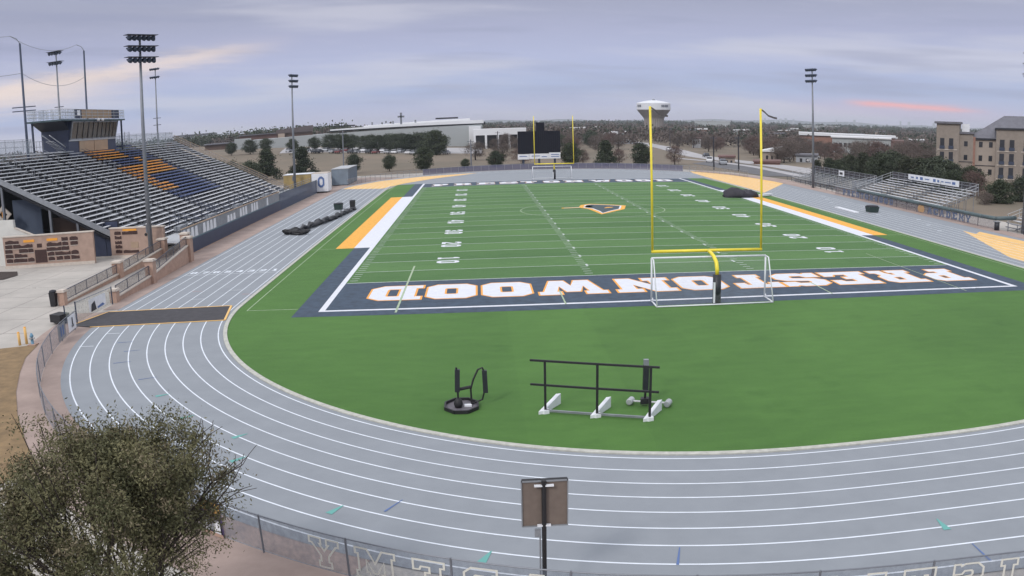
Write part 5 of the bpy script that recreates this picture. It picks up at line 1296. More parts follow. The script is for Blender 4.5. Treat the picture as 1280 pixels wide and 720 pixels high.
P_ = dict(
 ever=proto('evergreen_tree', 'x', 8.0, 2.7, 'cone', 'ever', 110, 70, .24, 1, .08),
 ever2=proto('evergreen_tree', 'x', 8.0, 3.2, 'round', 'ever', 120, 70, .25, 2, .06),
 oak=proto('live_oak', 'x', 8.0, 3.6, 'round', 'oak', 100, 60, .26, 3, .22),
 oak2=proto('live_oak', 'x', 8.0, 4.2, 'vase', 'oak', 110, 60, .26, 4, .22),
 ced=proto('cedar_tree', 'x', 8.0, 2.4, 'cone', 'ced', 110, 70, .23, 5, .03),
 bare=proto('bare_tree', 'x', 8.0, 3.6, 'round', 'bare', 90, 60, .15, 6, .25, lim=10),
 bare2=proto('bare_tree', 'x', 8.0, 4.2, 'vase', 'bare', 90, 60, .16, 7, .2, lim=10),
 red=proto('bare_tree', 'x', 8.0, 3.4, 'vase', 'red', 90, 65, .15, 8, .15, lim=10),
)
treec = 0
def tree(kind, x, y, h, label, group, w_=1., base=None):
    global treec; treec += 1
    return dup(P_[kind], (x, y, (H(x, y) if base is None else base)), rz=(treec*2.39) % 6.28, label=label, group=group, scale=(h/8*w_, h/8*w_, h/8))
G1 = 'trees on the brown slope beyond the stadium'
tree('ever', -42.9, 155.8, 7.3, 'dark upright evergreen on the brown slope, left of the far end of the grandstand', G1, 1.45)
tree('ever', -33.9, 157.9, 7.2, 'dark upright evergreen on the brown slope right behind the far grandstand floodlight mast', G1, 1.4)
tree('oak', -20.8, 160.2, 4.6, 'round dark tree behind the far end of the left fence', G1)
tree('oak', -12.0, 161.3, 3.9, 'small round lollipop tree alone on the brown slope', G1, 1.05)
tree('ever2', -3.35, 162, 5.5, 'dense dark bush-like evergreen below the tallest parking lot tree', G1, 1.15)
tree('ever2', 7.0, 162.4, 2.2, 'low dark shrub beside a thin pole on the brown slope', G1, 1.3)
tree('ever2', 14.6, 162.4, 3.8, 'dark rounded evergreen just left of the scoreboard', G1, 1.3)
tree('ever2', 33.3, 161.2, 5.4, 'dark evergreen just right of the scoreboard', G1, 1.2)
tree('ever', 41.9, 160.1, 5.9, 'tallest dark evergreen between the scoreboard and the water tower', G1, 1.35)
tree('ever2', 50.8, 158.5, 5.3, 'dark evergreen below the water tower behind the near goalpost upright', G1, 1.2)
tree('red', 60.5, 163, 4.6, 'bare reddish shrub right of the near goalpost upright by the pale lot', G1, 1.25)
tree('red', 36.9, 166, 3.6, 'bare reddish shrub between two dark evergreens right of the scoreboard', G1, 1.2)
tree('red', 46.3, 166, 3.8, 'bare reddish shrub left of the evergreen below the water tower', G1, 1.2)
tree('red', 22.0, 176, 4.2, 'bare brown shrubs behind the left part of the scoreboard', G1, 1.8)
tree('bare', 17.5, 196, 5.0, 'bare brown tree left of the scoreboard on the upper slope', G1, 1.6)
tree('bare', 9.5, 206, 5.2, 'bare brown tree on the upper slope below the white canopy', G1, 1.7)
# parking-lot row
rng = random.Random(11)
lot = []
ORD = 'first second third fourth fifth sixth seventh eighth ninth tenth eleventh twelfth thirteenth fourteenth fifteenth sixteenth seventeenth eighteenth nineteenth twentieth'.split()
lotr = [(-16.6, 316, 4.2), (-15.3, 318, 4.6), (-14.2, 330, 4.8), (-12.4, 322, 4.4), (-10.9, 330, 4.6), (-9.9, 324, 5.4), (-9.3, 334, 5.6), (-8.8, 326, 5.8), (-8.3, 334, 5.4), (-7.5, 322, 5.2), (-7.0, 330, 5.6), (-6.5, 322, 5.6), (-6.0, 330, 5.8), (-5.5, 322, 6.0), (-5.0, 330, 6.2), (-4.5, 322, 6.2), (-4.0, 332, 6.4), (-3.6, 322, 6.6), (-3.1, 330, 6.6), (-2.6, 318, 7.0)]
for k, (u_, dd, h_) in enumerate(lotr):
    a = radians(u_); x, y = CX+dd*sin(a), CY+dd*cos(a)
    tree(('oak', 'oak2', 'oak', 'ever2')[k % 4], x, y, h_*1.05, ORD[k]+' tree from the left in the tree row of the church parking lot', 'trees in the church parking lot', 1.2)
tree('ever2', *[(CX+300*sin(radians(-2.75))), (CY+300*cos(radians(-2.75)))], 8.2, 'biggest dark evergreen in front of the church, seen above the dense one on the slope', G1, 1.25)
for k, (u_, dd, h_) in enumerate([(2.0, 330, 7), (2.7, 322, 5.5), (1.2, 335, 5), (-17.8, 200, 6), (-16.6, 195, 5.5), (-15.4, 205, 5)]):
    a = radians(u_); x, y = CX+dd*sin(a), CY+dd*cos(a); tree('bare' if k < 3 else 'oak', x, y, h_, 'bare tree by the church entrance' if k < 3 else 'dark tree left of the grandstand end on the slope', 'trees by the church entrance' if k < 3 else 'dark trees behind the grandstand end', 1.2)
# right: cedars behind the bleachers
rng = random.Random(21)
CED = []
for k in range(40):
    f = (k % 20)/19; row = k//20
    x = 84.5+f*13.5+row*5+rng.uniform(-1, 1); y = 121-f*37+row*7+rng.uniform(-2, 2)
    hh = 6.0+rng.uniform(-1.0, 1.0)-1.6*(1-smooth(f*3))
    CED.append((x, y, hh, ('ced', 'ever', 'ced', 'ever2', 'ced', 'oak')[k % 6]))
for i, (x, y, hh, kd) in enumerate(CED):
    tree(kd, x, y, hh, ORD[i % 20]+' dark tree from the left in the '+('front' if i < 20 else 'rear')+' row behind the visitors bleachers', 'cedars behind the visitors bleachers', 1.2, -1.5)
for (u_, dd, h_, kd, lb) in ((32.3, 150, 5.2, 'ever2', 'dark round evergreen in front of the hotel corner'), (31.3, 156, 5.0, 'oak', 'dark tree left of the hotel corner'), (33.6, 152, 5.2, 'red', 'bare reddish tree in front of the hotel'),
    (35.3, 140, 4.6, 'ever2', 'dark evergreen at the right edge below the hotel windows'), (36.7, 146, 4.8, 'oak', 'dark tree at the right edge of the frame'), (34.4, 136, 3.0, 'bare', 'small bare tree between the hotel evergreens')):
    a = radians(u_); tree(kd, CX+dd*sin(a), CY+dd*cos(a), h_, lb, 'trees in front of the hotel', 1.2, -1.3)
# individual bare and green trees over the middle distance
rng = random.Random(33)
for k in range(230):
    u_ = rng.uniform(12.5, 34) if k > 40 else rng.uniform(3.5, 13); dd = rng.uniform(245, 440) if k > 40 else rng.uniform(330, 440)
    if u_ < 20 and dd < 290: continue
    if 23.6 < u_ < 29 and dd > 300: continue
    a = radians(u_); x, y = CX+dd*sin(a), CY+dd*cos(a)
    if u_ < 20 and 60 < x < 112 and y > 120 and abs(x-(88+.02*(y-200))) < 16: continue
    kd = ('bare', 'bare2', 'bare', 'red', 'bare2', 'bare', 'bare2', 'red', 'oak', 'bare', 'bare2')[k % 11]
    zone = ('right of the scoreboard' if u_ < 6 else 'between the scoreboard and the water tower' if u_ < 10.5 else 'round the water tower stem' if u_ < 13.5 else 'left of the right goalpost upright' if u_ < 18 else 'just right of the right goalpost upright' if u_ < 20.5 else 'left of the office block' if u_ < 23.6 else 'round the office block' if u_ < 29 else 'between the office block and the hotel')
    dist = 'nearer' if dd < 345 else 'farther'; kn = 'green tree' if kd in ('oak', 'ever2') else 'reddish bare tree' if kd == 'red' else 'bare brown tree'
    tree(kd, x, y, rng.uniform(4.6, 7.0), f'{dist} {kn} in the woods {zone}', f'{dist} {kn}s in the woods {zone}', 1.25)
for t in P_.values():
    for c in list(t.children): bpy.data.objects.remove(c)
    bpy.data.objects.remove(t)
# far woods: nobody could count them
def woods(name, label, lm, n, seed, hsz, dmin, dmax, az0, az1, leafs=26, size=1.5):
    rng = random.Random(seed); mb = MB()
    for _ in range(n):
        dd = dmin*(dmax/dmin)**rng.random(); a = radians(rng.uniform(az0, az1)); x, y = CX+dd*sin(a), CY+dd*cos(a)
        if y < 300: continue
        if -120 < x < 50 and y < 420: continue
        if 150 < x < 225 and y < 355: continue
        if x < -120 and y < 560: continue
        h_ = hsz*rng.uniform(.65, 1.2); k = 1+dd/1500
        z0 = H(x, y); R_ = h_*.62
        leaf_cloud(rng, [(x, y, z0+h_*.55, R_), (x+rng.uniform(-2, 2), y, z0+h_*.75, R_*.7)], int(leafs/2), size*k, 1.3, mb)
    tag(mb.build(name, LM[lm]), label, 'woodland', kind='stuff')
woods('bare_woodland', 'brown bare winter woods spreading to the horizon', 'bare', 4300, 41, 6.6, 430, 2400, -32, 39, 44, .95)
woods('evergreen_woodland', 'dark green evergreen patches in the far woods', 'ever', 1300, 42, 7.4, 460, 2400, -32, 39, 44, .95)
woods('tree_line', 'dark tree line behind the church roofs', 'ever', 420, 47, 8.2, 560, 760, -25, -8.5, 60, .9)
woods('horizon_woodland', 'dark tree line along the horizon', 'oak', 1800, 43, 9.0, 1500, 3800, -32, 39, 30, 1.3)

# ================================================================== BUILDINGS AND ROADS BEYOND
def pol(u_, dd): a = radians(u_); return (CX+dd*sin(a), CY+dd*cos(a))
# ---- road and lots
def ribbon(name, P, w_, m_, dz=.06):
    pts = []
    for i in range(len(P)-1):
        for k in range(12): f = k/12; pts.append((P[i][0]+(P[i+1][0]-P[i][0])*f, P[i][1]+(P[i+1][1]-P[i][1])*f))
    pts.append(P[-1]); L_ = []; R_ = []
    for i, p in enumerate(pts):
        a = pts[max(0, i-1)]; b = pts[min(len(pts)-1, i+1)]; d = Vector((b[0]-a[0], b[1]-a[1])).normalized()
        l = (p[0]-d.y*w_/2, p[1]+d.x*w_/2); r = (p[0]+d.y*w_/2, p[1]-d.x*w_/2)
        z_ = max(H(*l), H(*r), H(*p))+dz; L_.append((*l, z_)); R_.append((*r, z_))
    mb = MB(); mb.grid_strip(L_, R_); return struct(mb.build(name, m_))
ribbon('road', [(88, 120), (88.5, 150), (87, 175), (86, 205), (88, 250), (95, 320), (103, 420), (100, 520)], 9, 'road')
ribbon('road', [(60, 470), (20, 480), (-60, 470)], 8, 'road')
ribbon('footpath', [(79, 118), (79.5, 150), (77, 185), (74, 215)], 3.2, 'road')
def patch(name, P, m_, dz=.05):
    mb = MB(); n = 10
    for i in range(n):
        for j in range(n):
            def q_(a, b):
                a /= n; b /= n
                x = (P[0][0]*(1-a)+P[1][0]*a)*(1-b)+(P[3][0]*(1-a)+P[2][0]*a)*b; y = (P[0][1]*(1-a)+P[1][1]*a)*(1-b)+(P[3][1]*(1-a)+P[2][1]*a)*b
                return (x, y, H(x, y)+dz)
            mb.add([q_(i, j), q_(i+1, j), q_(i+1, j+1), q_(i, j+1)], [(0, 1, 2, 3)])
    return struct(mb.build(name, m_))
patch('side_lot', [(70, 118), (83.5, 116), (80, 192), (67, 170)], 'asphalt')
patch('church_lot', [(-62, 252), (12, 262), (12, 330), (-75, 318)], 'road')
# ---- church complex
ch = thing('church', 'very long white church complex with flat roofs, columns and a roof cross', 'church', (-40, 345, 2))
def seg_wall(u0, u1, dd0, dd1, z0, z1, depth, name, m_, parent):
    a = pol(u0, dd0); b = pol(u1, dd1); c = pol(u1, dd1+depth); d = pol(u0, dd0+depth)
    vs = [(*p, z0) for p in (a, b, c, d)]+[(*p, z1 if not isinstance(z1, tuple) else z1[i in (1, 2)]) for i, p in enumerate((a, b, c, d))]
    return MB().add(vs, [(3,2,1,0),(4,5,6,7),(0,1,5,4),(1,2,6,5),(2,3,7,6),(3,0,4,7)]).build(name, m_, parent)
seg_wall(-15.95, -12.6, 400, 400, -1, (9.0, 9.3), 40, 'low_wing', 'cwall', ch)
seg_wall(-16.35, -15.2, 398, 398, -1, 10.1, 30, 'end_block', 'cwall', ch)
seg_wall(-12.6, .4, 402, 402, -1, (9.35, 10.3), 60, 'main_wall', 'cwall', ch)
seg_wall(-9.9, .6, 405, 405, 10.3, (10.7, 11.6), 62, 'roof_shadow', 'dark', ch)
seg_wall(-9.8, .5, 404, 404, 10.9, (11.5, 12.6), 64, 'main_roof', 'croof', ch)
seg_wall(-7.5, -.4, 425, 425, 11.4, (12.4, 13.6), 40, 'upper_roof', 'croof', ch)
seg_wall(-9.5, -8.1, 404, 404, 12.6, 13.1, 5, 'roof_vents', 'dark', ch); seg_wall(-2.7, -1.2, 404, 404, 13.6, 14.3, 5, 'roof_vents', 'dark', ch)
for u_ in (-7.0, -5.6, -4.1): seg_wall(u_, u_+.12, 404, 404, 12.4, 13.8, 1, 'roof_pipe', 'galv', ch)
cr = MB(); c0 = pol(-5.0, 404); cr.box(c0[0]-.45, c0[0]+.45, c0[1]-.3, c0[1]+.3, 12, 17.6); cr.box(c0[0]-1.6, c0[0]+1.6, c0[1]-.3, c0[1]+.3, 15.3, 16.1); cr.build('cross', 'polec', ch)
# entrance canopy with columns
seg_wall(-.2, 3.3, 372, 372, 5.6, 8.3, 22, 'canopy', 'croof', ch)
seg_wall(-.1, 3.2, 388, 388, -1, 5.6, 10, 'entry_glass', 'glass', ch)
for u_ in (-.2, .55, 1.35, 2.1, 2.7, 3.15): seg_wall(u_, u_+.14, 371.5, 371.5, -1.5, 5.6, 1.2, 'column', 'croof', ch)
seg_wall(-.5, .3, 396, 396, -1, 9.6, 10, 'entry_block', 'croof', ch)
for k in range(9):
    u_ = -15.2+k*1.55; seg_wall(u_, u_+.5, 399.7 if u_ < -12.6 else 401.7, 399.7 if u_ < -12.6 else 401.7, 1.5, 4.2, .4, 'window', 'glass', ch)
br = thing('brown_hall', 'brown hall with a dark gabled roof behind the left wing of the church', 'building', (-75, 350, 4))
seg_wall(-13.45, -11.0, 425, 425, 0, 11.3, 25, 'wall', 'brownwall', br); seg_wall(-13.5, -10.95, 424, 424, 11.3, (13.1, 14.4), 28, 'roof', mat('brown_roof', (.105, .085, .085), .9, noise=.2, nscale=.2), br); seg_wall(-13.35, -12.9, 422, 422, 0, 11.2, 2, 'gable', mat('gable_buff', (.34, .27, .22), .9), br)
for (u0, u1, dd, z1, m_, lb) in ((-18.4, -15.8, 430, 8.2, 'brownwall', 'long brown building left of the church end block'), (-16.0, -13.4, 470, 11.4, 'redroof', 'low red-roofed building above the left church wing'), (-20.5, -17.6, 900, 17.0, 'far', 'pale distant warehouse on the horizon left of the church')):
    t = thing('low_building', lb, 'building', (*pol(u0, dd), 0)); seg_wall(u0, u1, dd, dd, -1, z1, 25, 'wall', m_, t); seg_wall(u0-.05, u1+.05, dd-1, dd-1, z1, z1+.5, 27, 'roof', 'hroof', t)
# ---- water tower
wt = thing('water_tower', 'white flared water tower on a fluted concrete stem', 'water tower', (*pol(11.85, 750), -4))
wx, wy = pol(11.85, 750)
mb = MB(); nfl = 64; prof = [(8.6, -5), (8.6, 10.5), (8.8, 12.6)]
vs = []
for r_, z_ in prof:
    for k in range(nfl): a = 2*pi*k/nfl; rr = r_*(1+(.018 if k % 2 else -.018)); vs.append((wx+rr*cos(a), wy+rr*sin(a), z_))
mb.add(vs, [(i*nfl+k, i*nfl+(k+1) % nfl, (i+1)*nfl+(k+1) % nfl, (i+1)*nfl+k) for i in range(2) for k in range(nfl)]); mb.build('stem', 'towerc', wt)
MB().lathe([(8.9, 12.6), (9.2, 13.4), (14.6, 20.2), (14.7, 20.5)], (wx, wy, 0), 48).build('cone', 'towerc', wt, smooth=False)
MB().lathe([(14.6, 20.45), (15.0, 20.7), (15.0, 26.3), (14.6, 26.8), (8, 28.3), (2, 29.1), (0, 29.1)], (wx, wy, 0), 48).build('tank', 'tank', wt)
MB().lathe([(1.3, 29.0), (1.3, 29.9), (0, 30.2)], (wx, wy, 0), 16).build('vent', 'galv', wt)
va = atan2(CY-wy, CX-wx)
def onTank(off, w_, z0, z1):
    mb = MB()
    for k in range(4):
        a0 = va+off-w_/2+w_*k/4; a1 = a0+w_/4; mb.add([(wx+15.2*cos(a0), wy+15.2*sin(a0), z0), (wx+15.2*cos(a1), wy+15.2*sin(a1), z0), (wx+15.2*cos(a1), wy+15.2*sin(a1), z1), (wx+15.2*cos(a0), wy+15.2*sin(a0), z1)], [(0, 1, 2, 3)])
    mb.build('tank_print', 'navy', wt)
for j in range(5): onTank(.95-j*.11, .07, 22.9, 24.9)
for j in range(3): onTank(-.85-j*.13, .08, 22.9, 24.9)
# ---- office building on the right
of = thing('office_block', 'low white office building with dark square windows among bare trees on the right', 'building', (180, 332, -1))
seg_wall(24.0, 28.0, 420, 420, -3, 4.9, 30, 'wall', 'cwall', of); seg_wall(23.9, 28.05, 419, 419, 4.9, 5.5, 32, 'roof', 'croof', of)
seg_wall(21.8, 28.3, 455, 455, -3, 4.8, 30, 'rear_wing', 'hwall3', of); seg_wall(21.7, 28.35, 454, 454, 5.1, (6.6, 6.1), 32, 'rear_roof', 'croof', of); seg_wall(28.0, 28.9, 421, 421, -3, 4.4, 30, 'brick_wing', 'redroof', of)
for k in range(12):
    u_ = 24.15+k*.32; big = k in (8, 10)
    seg_wall(u_, u_+(.2 if not big else .26), 419.6, 419.6, .5 if not big else -.2, 2.4 if not big else 2.6, .5, 'window', 'glass', of)
# ---- houses and sheds among the trees on the right
for i, (u0, u1, dd, z0, z1, mw, mr, lb) in enumerate((
    (19.2, 20.5, 255, -2, 2.6, 'hwall2', 'croof', 'white gabled house beyond the road right of the near goalpost upright'),
    (18.6, 20.4, 232, -2, .5, 'hwall3', 'redroof', 'long low red-roofed shed beside the road'),
    (16.2, 17.3, 240, -2, 1.2, 'hwall2', 'redroof', 'small cream house by the road behind a dark utility pole'),
    (21.5, 23.0, 262, -2, 1.5, 'far', 'hroof', 'grey flat carport beyond the further bleachers'),
    (25.2, 26.6, 250, -2, .6, 'far', 'hroof', 'pale blue flat shed behind the cedars'),
    (14.4, 15.0, 420, -2, 2.6, 'croof', 'redroof', 'small white house in the bare woods'),
    (29.2, 30.2, 520, -2, 3.5, 'cwall', 'croof', 'pale flat building left of the hotel'),
    (9.0, 9.9, 500, -2, 4.2, 'cwall', 'croof', 'pale small building between the evergreens and the water tower'),
    (14.6, 17.0, 1300, 0, 11.0, 'cwall', 'croof', 'long pale warehouse on the horizon right of the water tower'),
    (22.0, 24.5, 1500, 0, 7.5, 'cwall', 'croof', 'long pale warehouse in the distance above the office building'),
    (6.0, 8.8, 520, -2, 1.2, 'cwall', 'croof', 'low white strip building right of the scoreboard'),
    (9.6, 10.6, 470, -2, .2, 'far', 'croof', 'pale flat building left of the water tower stem'))):
    t = thing('small_house' if dd < 500 else 'low_building', lb, 'house' if dd < 500 else 'building', (*pol(u0, dd), z0))
    dp = 9 if dd < 500 else 20
    seg_wall(u0, u1, dd, dd, z0-2, z1, dp, 'wall', mw, t); seg_wall(u0-.06, u1+.06, dd-.6, dd-.6, z1, (z1+.35, z1+.5) if i else (z1+.3, z1+1.6), dp+1, 'roof', mr, t)
    for k in range(3):
        u_ = u0+(u1-u0)*(.18+.27*k); seg_wall(u_, u_+(u1-u0)*.11, dd-.12, dd-.12, z1-(z1-z0)*.55, z1-(z1-z0)*.25, .3, 'window', 'glass', t)
rng = random.Random(58)
spots = sorted([(rng.uniform(5, 30), rng.uniform(440, 900)) for _ in range(14)])
for k, (u0, dd) in enumerate(spots):
    t = thing('low_building', ORD[k]+' pale roof from the left showing through the far woods', 'building', (*pol(u0, dd), 0)); wd = rng.uniform(.5, 1.5)*500/dd+.2; z1 = rng.uniform(3.4, 5.4)
    seg_wall(u0, u0+wd, dd, dd, -4, z1, 14, 'wall', ('cwall', 'hwall2', 'hwall3')[k % 3], t); seg_wall(u0-.05, u0+wd+.05, dd-.6, dd-.6, z1, (z1+.4, z1+1.0), 15, 'roof', ('croof', 'hroof', 'croof')[k % 3], t)
# ---- skyline towers
rng = random.Random(77)
for k in range(20):
    u_ = (rng.uniform(19, 31) if k < 13 else rng.uniform(-21, -18) if k < 16 else rng.uniform(-6, 4)); dd = rng.uniform(5200, 6500); wd = rng.uniform(.08, .24); hh = rng.uniform(22, 48) if k < 16 else rng.uniform(20, 30)
    t = thing('distant_tower', 'faint blue tower on the horizon', 'tower', (*pol(u_, dd), 0), 'faint towers on the horizon'); seg_wall(u_, u_+wd, dd, dd, -5, hh, 30, 'wall', 'far', t)
mb = MB()
rng = random.Random(9); A = []; B = []; C_ = []
for k in range(141):
    u_ = -50+k*.75; dd = 6900; hgt = 8+14*(.5+.5*sin(u_*.31+1))+6*sin(u_*1.3)+ (10 if u_ > 12 else 0)
    A.append((*pol(u_, dd), -8)); B.append((*pol(u_, dd+600), max(4, hgt))); C_.append((*pol(u_, dd+2000), -8))
mb.grid_strip(B, A); mb.grid_strip(C_, B); struct(mb.build('hills', mat('hill_woods', (.07, .075, .07), .95, noise=.3, nscale=.01), smooth=True))
# ---- hotel
ht = thing('hotel', 'four-storey tan stone hotel with balconies and a grey gabled roof at the right edge', 'hotel', (112, 113, -1.5))
o_ = Vector((110.6, 114.5, 0)); dr = Vector((16.25, -10.9, 0)).normalized(); dp_ = Vector((-dr.y, dr.x, 0))
HM = Matrix(((dr.x, dp_.x, 0, o_.x), (dr.y, dp_.y, 0, o_.y), (0, 0, 1, 0), (0, 0, 0, 1)))
def hb(name, m_, x0, x1, y0, y1, z0, z1, parent=ht):
    mb = MB(); mb.T = HM; mb.box(x0, x1, y0, y1, z0, z1); return mb.build(name, m_, parent)
hb('corner_tower', 'hwall', 0, 5.1, 0, 16, -2, 12.35); hb('tower_roof', 'hroof', -.5, 5.5, -.5, 16.5, 12.35, 12.8)
hb('bay', 'hwall', 5.1, 8.2, .9, 14, -2, 10.2); hb('bay_roof', 'hroof', 4.9, 8.4, .55, 14, 10.2, 10.65)
hb('brick_pier', 'hwall3', 8.2, 8.7, .9, 14, -2, 9.6)
hb('link_wall', 'hwall2', 8.7, 13.2, 1.6, 14, -2, 9.1); hb('link_cornice', 'dark', 8.7, 13.2, 1.25, 1.6, 9.0, 9.4)
hb('main_block', 'hwall', 13.2, 23.3, 0, 16, -2, 11.4); hb('main_cornice', 'dark', 12.9, 23.7, -.4, 16, 11.4, 11.75)
hb('wing_wall', 'hwall2', 23.3, 48, 1.2, 16, -2, 9.1); hb('wing_cornice', 'dark', 23.3, 48, .8, 1.2, 9.0, 9.4)
mb = MB(); mb.T = HM
mb.add([(7.6, 3.0, 9.8), (48, 3.0, 9.8), (48, 9.5, 14.3), (15.0, 9.5, 14.5), (7.6, 16, 9.8), (48, 16, 9.8), (8.7, 1.2, 9.3), (48, .8, 9.3)], [(0, 1, 2, 3), (0, 3, 4), (4, 3, 2, 5), (6, 7, 1, 0)])
mb.build('gable_roof', 'hroof', ht)
hb('roof_unit', 'white', 5.6, 7.3, 4, 6, 10.6, 12.4)
for zf in (8.0, 5.0, 2.0):       # floors
    for (a, b) in ((.75, 1.9), (2.75, 3.9)):
        w_ = hb('balcony_door', 'dark', a+.1, b-.1, -.06, .0, zf-1.2, zf+1.15); hb('rail', 'poled', a, b, -.32, -.27, zf-1.2, zf-.5, w_)
    hb('belt', 'cap', .3, 4.7, -.14, 0, zf-1.45, zf-1.25)
    for (a, b) in ((13.9, 15.1), (16.0, 17.2), (19.0, 20.4), (21.3, 22.7)):
        w_ = hb('balcony_door', 'glass_b' if zf == 8.0 and a > 18 else 'dark', a+.1, b-.1, -.06, .0, zf-1.15, zf+1.2); hb('rail', 'poled', a, b, -.32, -.27, zf-1.15, zf-.45, w_)
    hb('belt', 'cap', 13.5, 17.6, -.14, 0, zf-1.4, zf-1.2); hb('belt', 'cap', 18.6, 23.1, -.14, 0, zf-1.4, zf-1.2)
    for a in (9.5, 11.7): hb('window', 'glass', a, a+.8, 1.52, 1.6, zf-.6, zf+.6)
    hb('window', 'glass', 6.2, 7.0, .82, .9, zf-.5, zf+.6)
    for a in (23.9, 26.5, 29.5): hb('window', 'glass', a, a+.9, 1.12, 1.2, zf-.6, zf+.7)
hb('belt', 'dark', 5.1, 8.2, .8, .9, 4.0, 4.15); hb('belt', 'dark', 8.7, 13.2, 1.5, 1.6, 3.3, 3.45)
hb('lower_stone', 'cap', 5.1, 8.2, .84, .9, -2, .6)

# ================================================================== VEHICLES, POLES
def car(paint, nm, x, y, rz, label, group):
    t = thing('parked_car', label, 'car', (x, y, H(x, y)+.06), group, rz)
    mb = MB(); prof = [(-2.2, .35), (-2.25, .75), (-2.1, .92), (-1.2, 1.0), (1.35, .98), (2.15, .82), (2.25, .5), (2.2, .35)]
    vs = [(px, s_*.88, pz) for s_ in (-1, 1) for px, pz in prof]; n = len(prof)
    mb.add(vs, [tuple(range(n)), tuple(range(2*n-1, n-1, -1))]+[(i, i+n, (i+1) % n+n, (i+1) % n) for i in range(n)]); mb.build('body', paint, t, local=True)
    mb = MB(); mb.add([(-1.9, -.8, .98), (1.1, -.8, .98), (1.1, .8, .98), (-1.9, .8, .98), (-1.4, -.66, 1.45), (.35, -.66, 1.45), (.35, .66, 1.45), (-1.4, .66, 1.45)], [(4,5,6,7),(0,1,5,4),(1,2,6,5),(2,3,7,6),(3,0,4,7)]); mb.build('window_band', 'glass', t, local=True)
    MB().box(-1.42, .36, -.67, .67, 1.45, 1.49).build('roof', paint, t, local=True)
    for px in (-1.35, 1.4):
        for s_ in (-1, 1): MB().tube([(px, s_*.72, .33), (px, s_*.92, .33)], .33, 12).build('wheel', 'dark', t, local=True)
    return t
paints = dict(white=mat('car_white', (.72, .73, .75), .3), silver=mat('car_silver', (.42, .44, .47), .3, .4), dark=mat('car_dark', (.03, .035, .045), .3), red=mat('car_red', (.16, .04, .045), .3))
cars = {k: car(m_, k, 0, 0, 0, 'x', 'x') for k, m_ in paints.items()}
rng = random.Random(17)
cnt = {}
for k in range(26):
    u_ = -12.6+k*.42+rng.uniform(-.1, .1); dd = 303+rng.uniform(0, 4)+(14 if k % 3 == 0 else 0)
    x, y = pol(u_, dd); pk = ('white', 'dark', 'silver', 'dark', 'white', 'silver', 'red')[rng.randrange(7)]
    cnt[pk] = cnt.get(pk, 0)+1
    dup(cars[pk], (x, y, H(x, y)+.06), rz=radians(80)+rng.uniform(-.1, .1), label=f'{ORD[cnt[pk]-1]} {pk} car from the left in the church parking lot', group='cars in the church parking lot')
for (x, y, pk, rz, lb) in ((75, 181, 'white', 1.3, 'white car in the pale lot right of the near goalpost upright'), (73.7, 163, 'silver', 1.4, 'silver car in the side lot nearer the far bend'), (88, 232, 'dark', 1.5, 'dark car on the road beyond the side lot'), (111, 191, 'white', .4, 'white car beyond the further bleachers'), (114.3, 220, 'white', .8, 'white car by the red-roofed shed'), (133, 240, 'white', .6, 'white car parked among the bare trees'), (153, 275, 'silver', .6, 'silver car deeper among the bare trees'), (90, 300, 'white', 1.5, 'white car far up the road'), (150, 215, 'white', .2, 'white car behind the cedars near the hotel')):
    dup(cars[pk], (x, y, H(x, y)+.07), rz=rz, label=lb, group='cars beyond the stadium')
for t in cars.values():
    for c in list(t.children): bpy.data.objects.remove(c)
    bpy.data.objects.remove(t)
for (u_, dd, h_, lb, g_) in ((-8.95, 208, 11.0, 'grey steel pole on the slope left of the round dark tree', None), (-.4, 213, 7.2, 'thin dark pole beside the low shrub on the slope', None), (15.85, 200, 8.0, 'dark utility pole left of the near goalpost right upright', None), (17.55, 196, 8.2, 'dark utility pole close to the near goalpost right upright', None), (12.9, 420, 9.5, 'slim pale pole by the road near the tower stem', None), (1.4, 300, 8.5, 'thin mast in front of the church canopy', None)):
    x, y = pol(u_, dd); z_ = H(x, y)
    t = thing('utility_pole', lb, 'pole', (x, y, z_), 'poles beyond the stadium'); MB().tube([(x, y, z_-.3), (x, y, z_+h_)], [.2, .13], 8).build('pole', 'polec' if u_ < 0 else 'dark', t)
    MB().obox((x-.9, y, z_+h_-.5), (x+.9, y, z_+h_-.5), .1, .1).build('crossarm', 'poled', t)
# ================================================================== FOREGROUND TREE
rng = random.Random(101)
ft = thing('live_oak', 'large loose grey-green oak filling the bottom left corner, seen from above', 'tree', (2.2, -38.3, 0))
bx_, by_ = 2.2, -38.3
tk = MB(); tips = []
def grow(p, d, L_, r_, lev):
    q1 = p+d*L_*.5+Vector((rng.uniform(-1, 1), rng.uniform(-1, 1), rng.uniform(-.4, .6)))*L_*.08
    q2 = p+d*L_
    tk.tube([p, q1, q2], [r_, r_*.8, r_*.62], 7 if lev < 2 else 4, cap=False)
    if lev >= 4: tips.append((q2, d)); tips.append((q1, d)); return
    if lev >= 2: tips.append((q2, d))
    n = 3 if lev < 3 else 3
    for k in range(n):
        a = rng.uniform(0, 2*pi); t_ = rng.uniform(.35, .75)
        s_ = d.orthogonal().normalized(); s_.rotate(Matrix.Rotation(a+k*2.1, 3, d))
        nd_ = (d*cos(t_)+s_*sin(t_)); nd_.z += .12; nd_.normalize()
        grow(q2 if k else q1, nd_, L_*rng.uniform(.62, .80), r_*.58, lev+1)
for k in range(6):
    a = 2*pi*k/6+rng.uniform(-.3, .3); t_ = rng.uniform(.25, .65)
    d = Vector((cos(a)*sin(t_), sin(a)*sin(t_), cos(t_)))
    grow(Vector((bx_+cos(a)*.12, by_+sin(a)*.12, .9)), d, rng.uniform(1.62, 2.0), .085, 0)
tk.tube([(bx_, by_, -.1), (bx_+.05, by_, .5), (bx_, by_, 1.1)], [.24, .18, .16], 12)
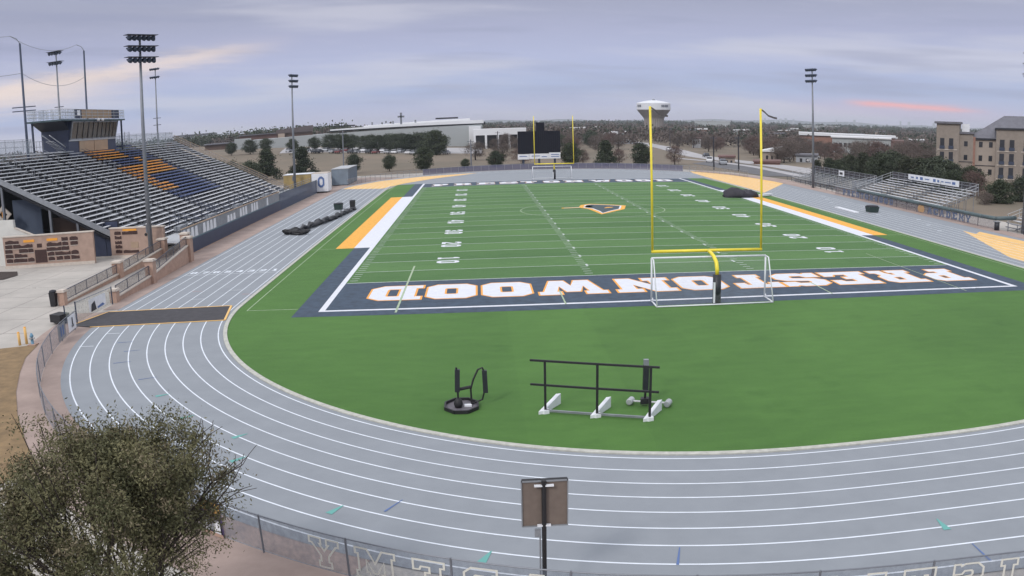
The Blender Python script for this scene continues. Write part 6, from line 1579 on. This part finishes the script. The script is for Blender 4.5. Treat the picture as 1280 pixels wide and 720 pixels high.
lf1 = leafmat('leaf_foreground', (.066, .070, .034), (.225, .205, .108), 1.5); lf2 = leafmat('leaf_foreground_brown', (.11, .098, .060), (.24, .20, .13), 1.8)
mb1 = MB(); mb2 = MB()
for (p, d) in tips:
    if p.z < 1.2 or rng.random() < .10: continue
    if p.z < 3.3 and rng.random() < .4: continue
    if ((p.x-2.2)/2.6)**2+((p.z-3.5)/2.95)**2 > 1.04: continue
    r_ = rng.uniform(.20, .40); nn = int(rng.uniform(80, 140))
    leaf_cloud(rng, [(p.x, p.y, p.z, r_)], nn, .031, 2.6, mb1 if rng.random() < .8 else mb2)
for k in range(620):
    while True:
        v = Vector((rng.uniform(-1, 1), rng.uniform(-1, 1), rng.uniform(-.75, 1)))
        if .35 < v.length < 1: break
    lob = .97+.24*sin(v.x*5+1.3)*cos(v.y*4.2+v.z*3)
    p = Vector((2.2+v.x*2.55*lob, by_+v.y*2.7*lob, 3.45+v.z*2.85*lob))
    if p.z < 1.0 or rng.random() < (.72 if p.z < 3.4 else .18): continue
    leaf_cloud(rng, [(p.x, p.y, p.z, rng.uniform(.22, .42))], int(rng.uniform(50, 100)), .030, 2.6, mb1 if rng.random() < .84 else mb2)
    if k % 2 == 0: tk.tube([p+(p-Vector((2.2, by_, 2.6))).normalized()*rng.uniform(.12, .4), p, Vector((1.9, by_, 2.0)).lerp(p, .72)], [.006, .012, .02], 4, cap=False)
tk.build('trunk', 'bark', ft, smooth=True)
mb1.build('foliage', lf1, ft); mb2.build('dry_foliage', lf2, ft)

# ================================================================== HAZE
hz = MB().box(-3400, 5400, -75, 7400 if False else 6600, -12, 62)
hm = bpy.data.materials.new('haze'); hm.use_nodes = True; t_ = hm.node_tree
for n in list(t_.nodes):
    if n.type != 'OUTPUT_MATERIAL': t_.nodes.remove(n)
pv = t_.nodes.new('ShaderNodeVolumePrincipled'); pv.inputs['Density'].default_value = .00014; pv.inputs['Color'].default_value = (.80, .86, .95, 1)
t_.links.new(pv.outputs[0], [n for n in t_.nodes if n.type == 'OUTPUT_MATERIAL'][0].inputs['Volume'])
USE_HAZE = True
if USE_HAZE: tag(hz.build('haze', hm), 'thin pale evening haze over the whole place', 'haze', kind='stuff')
for o in bpy.data.objects:
    if '_base' in o: del o['_base']
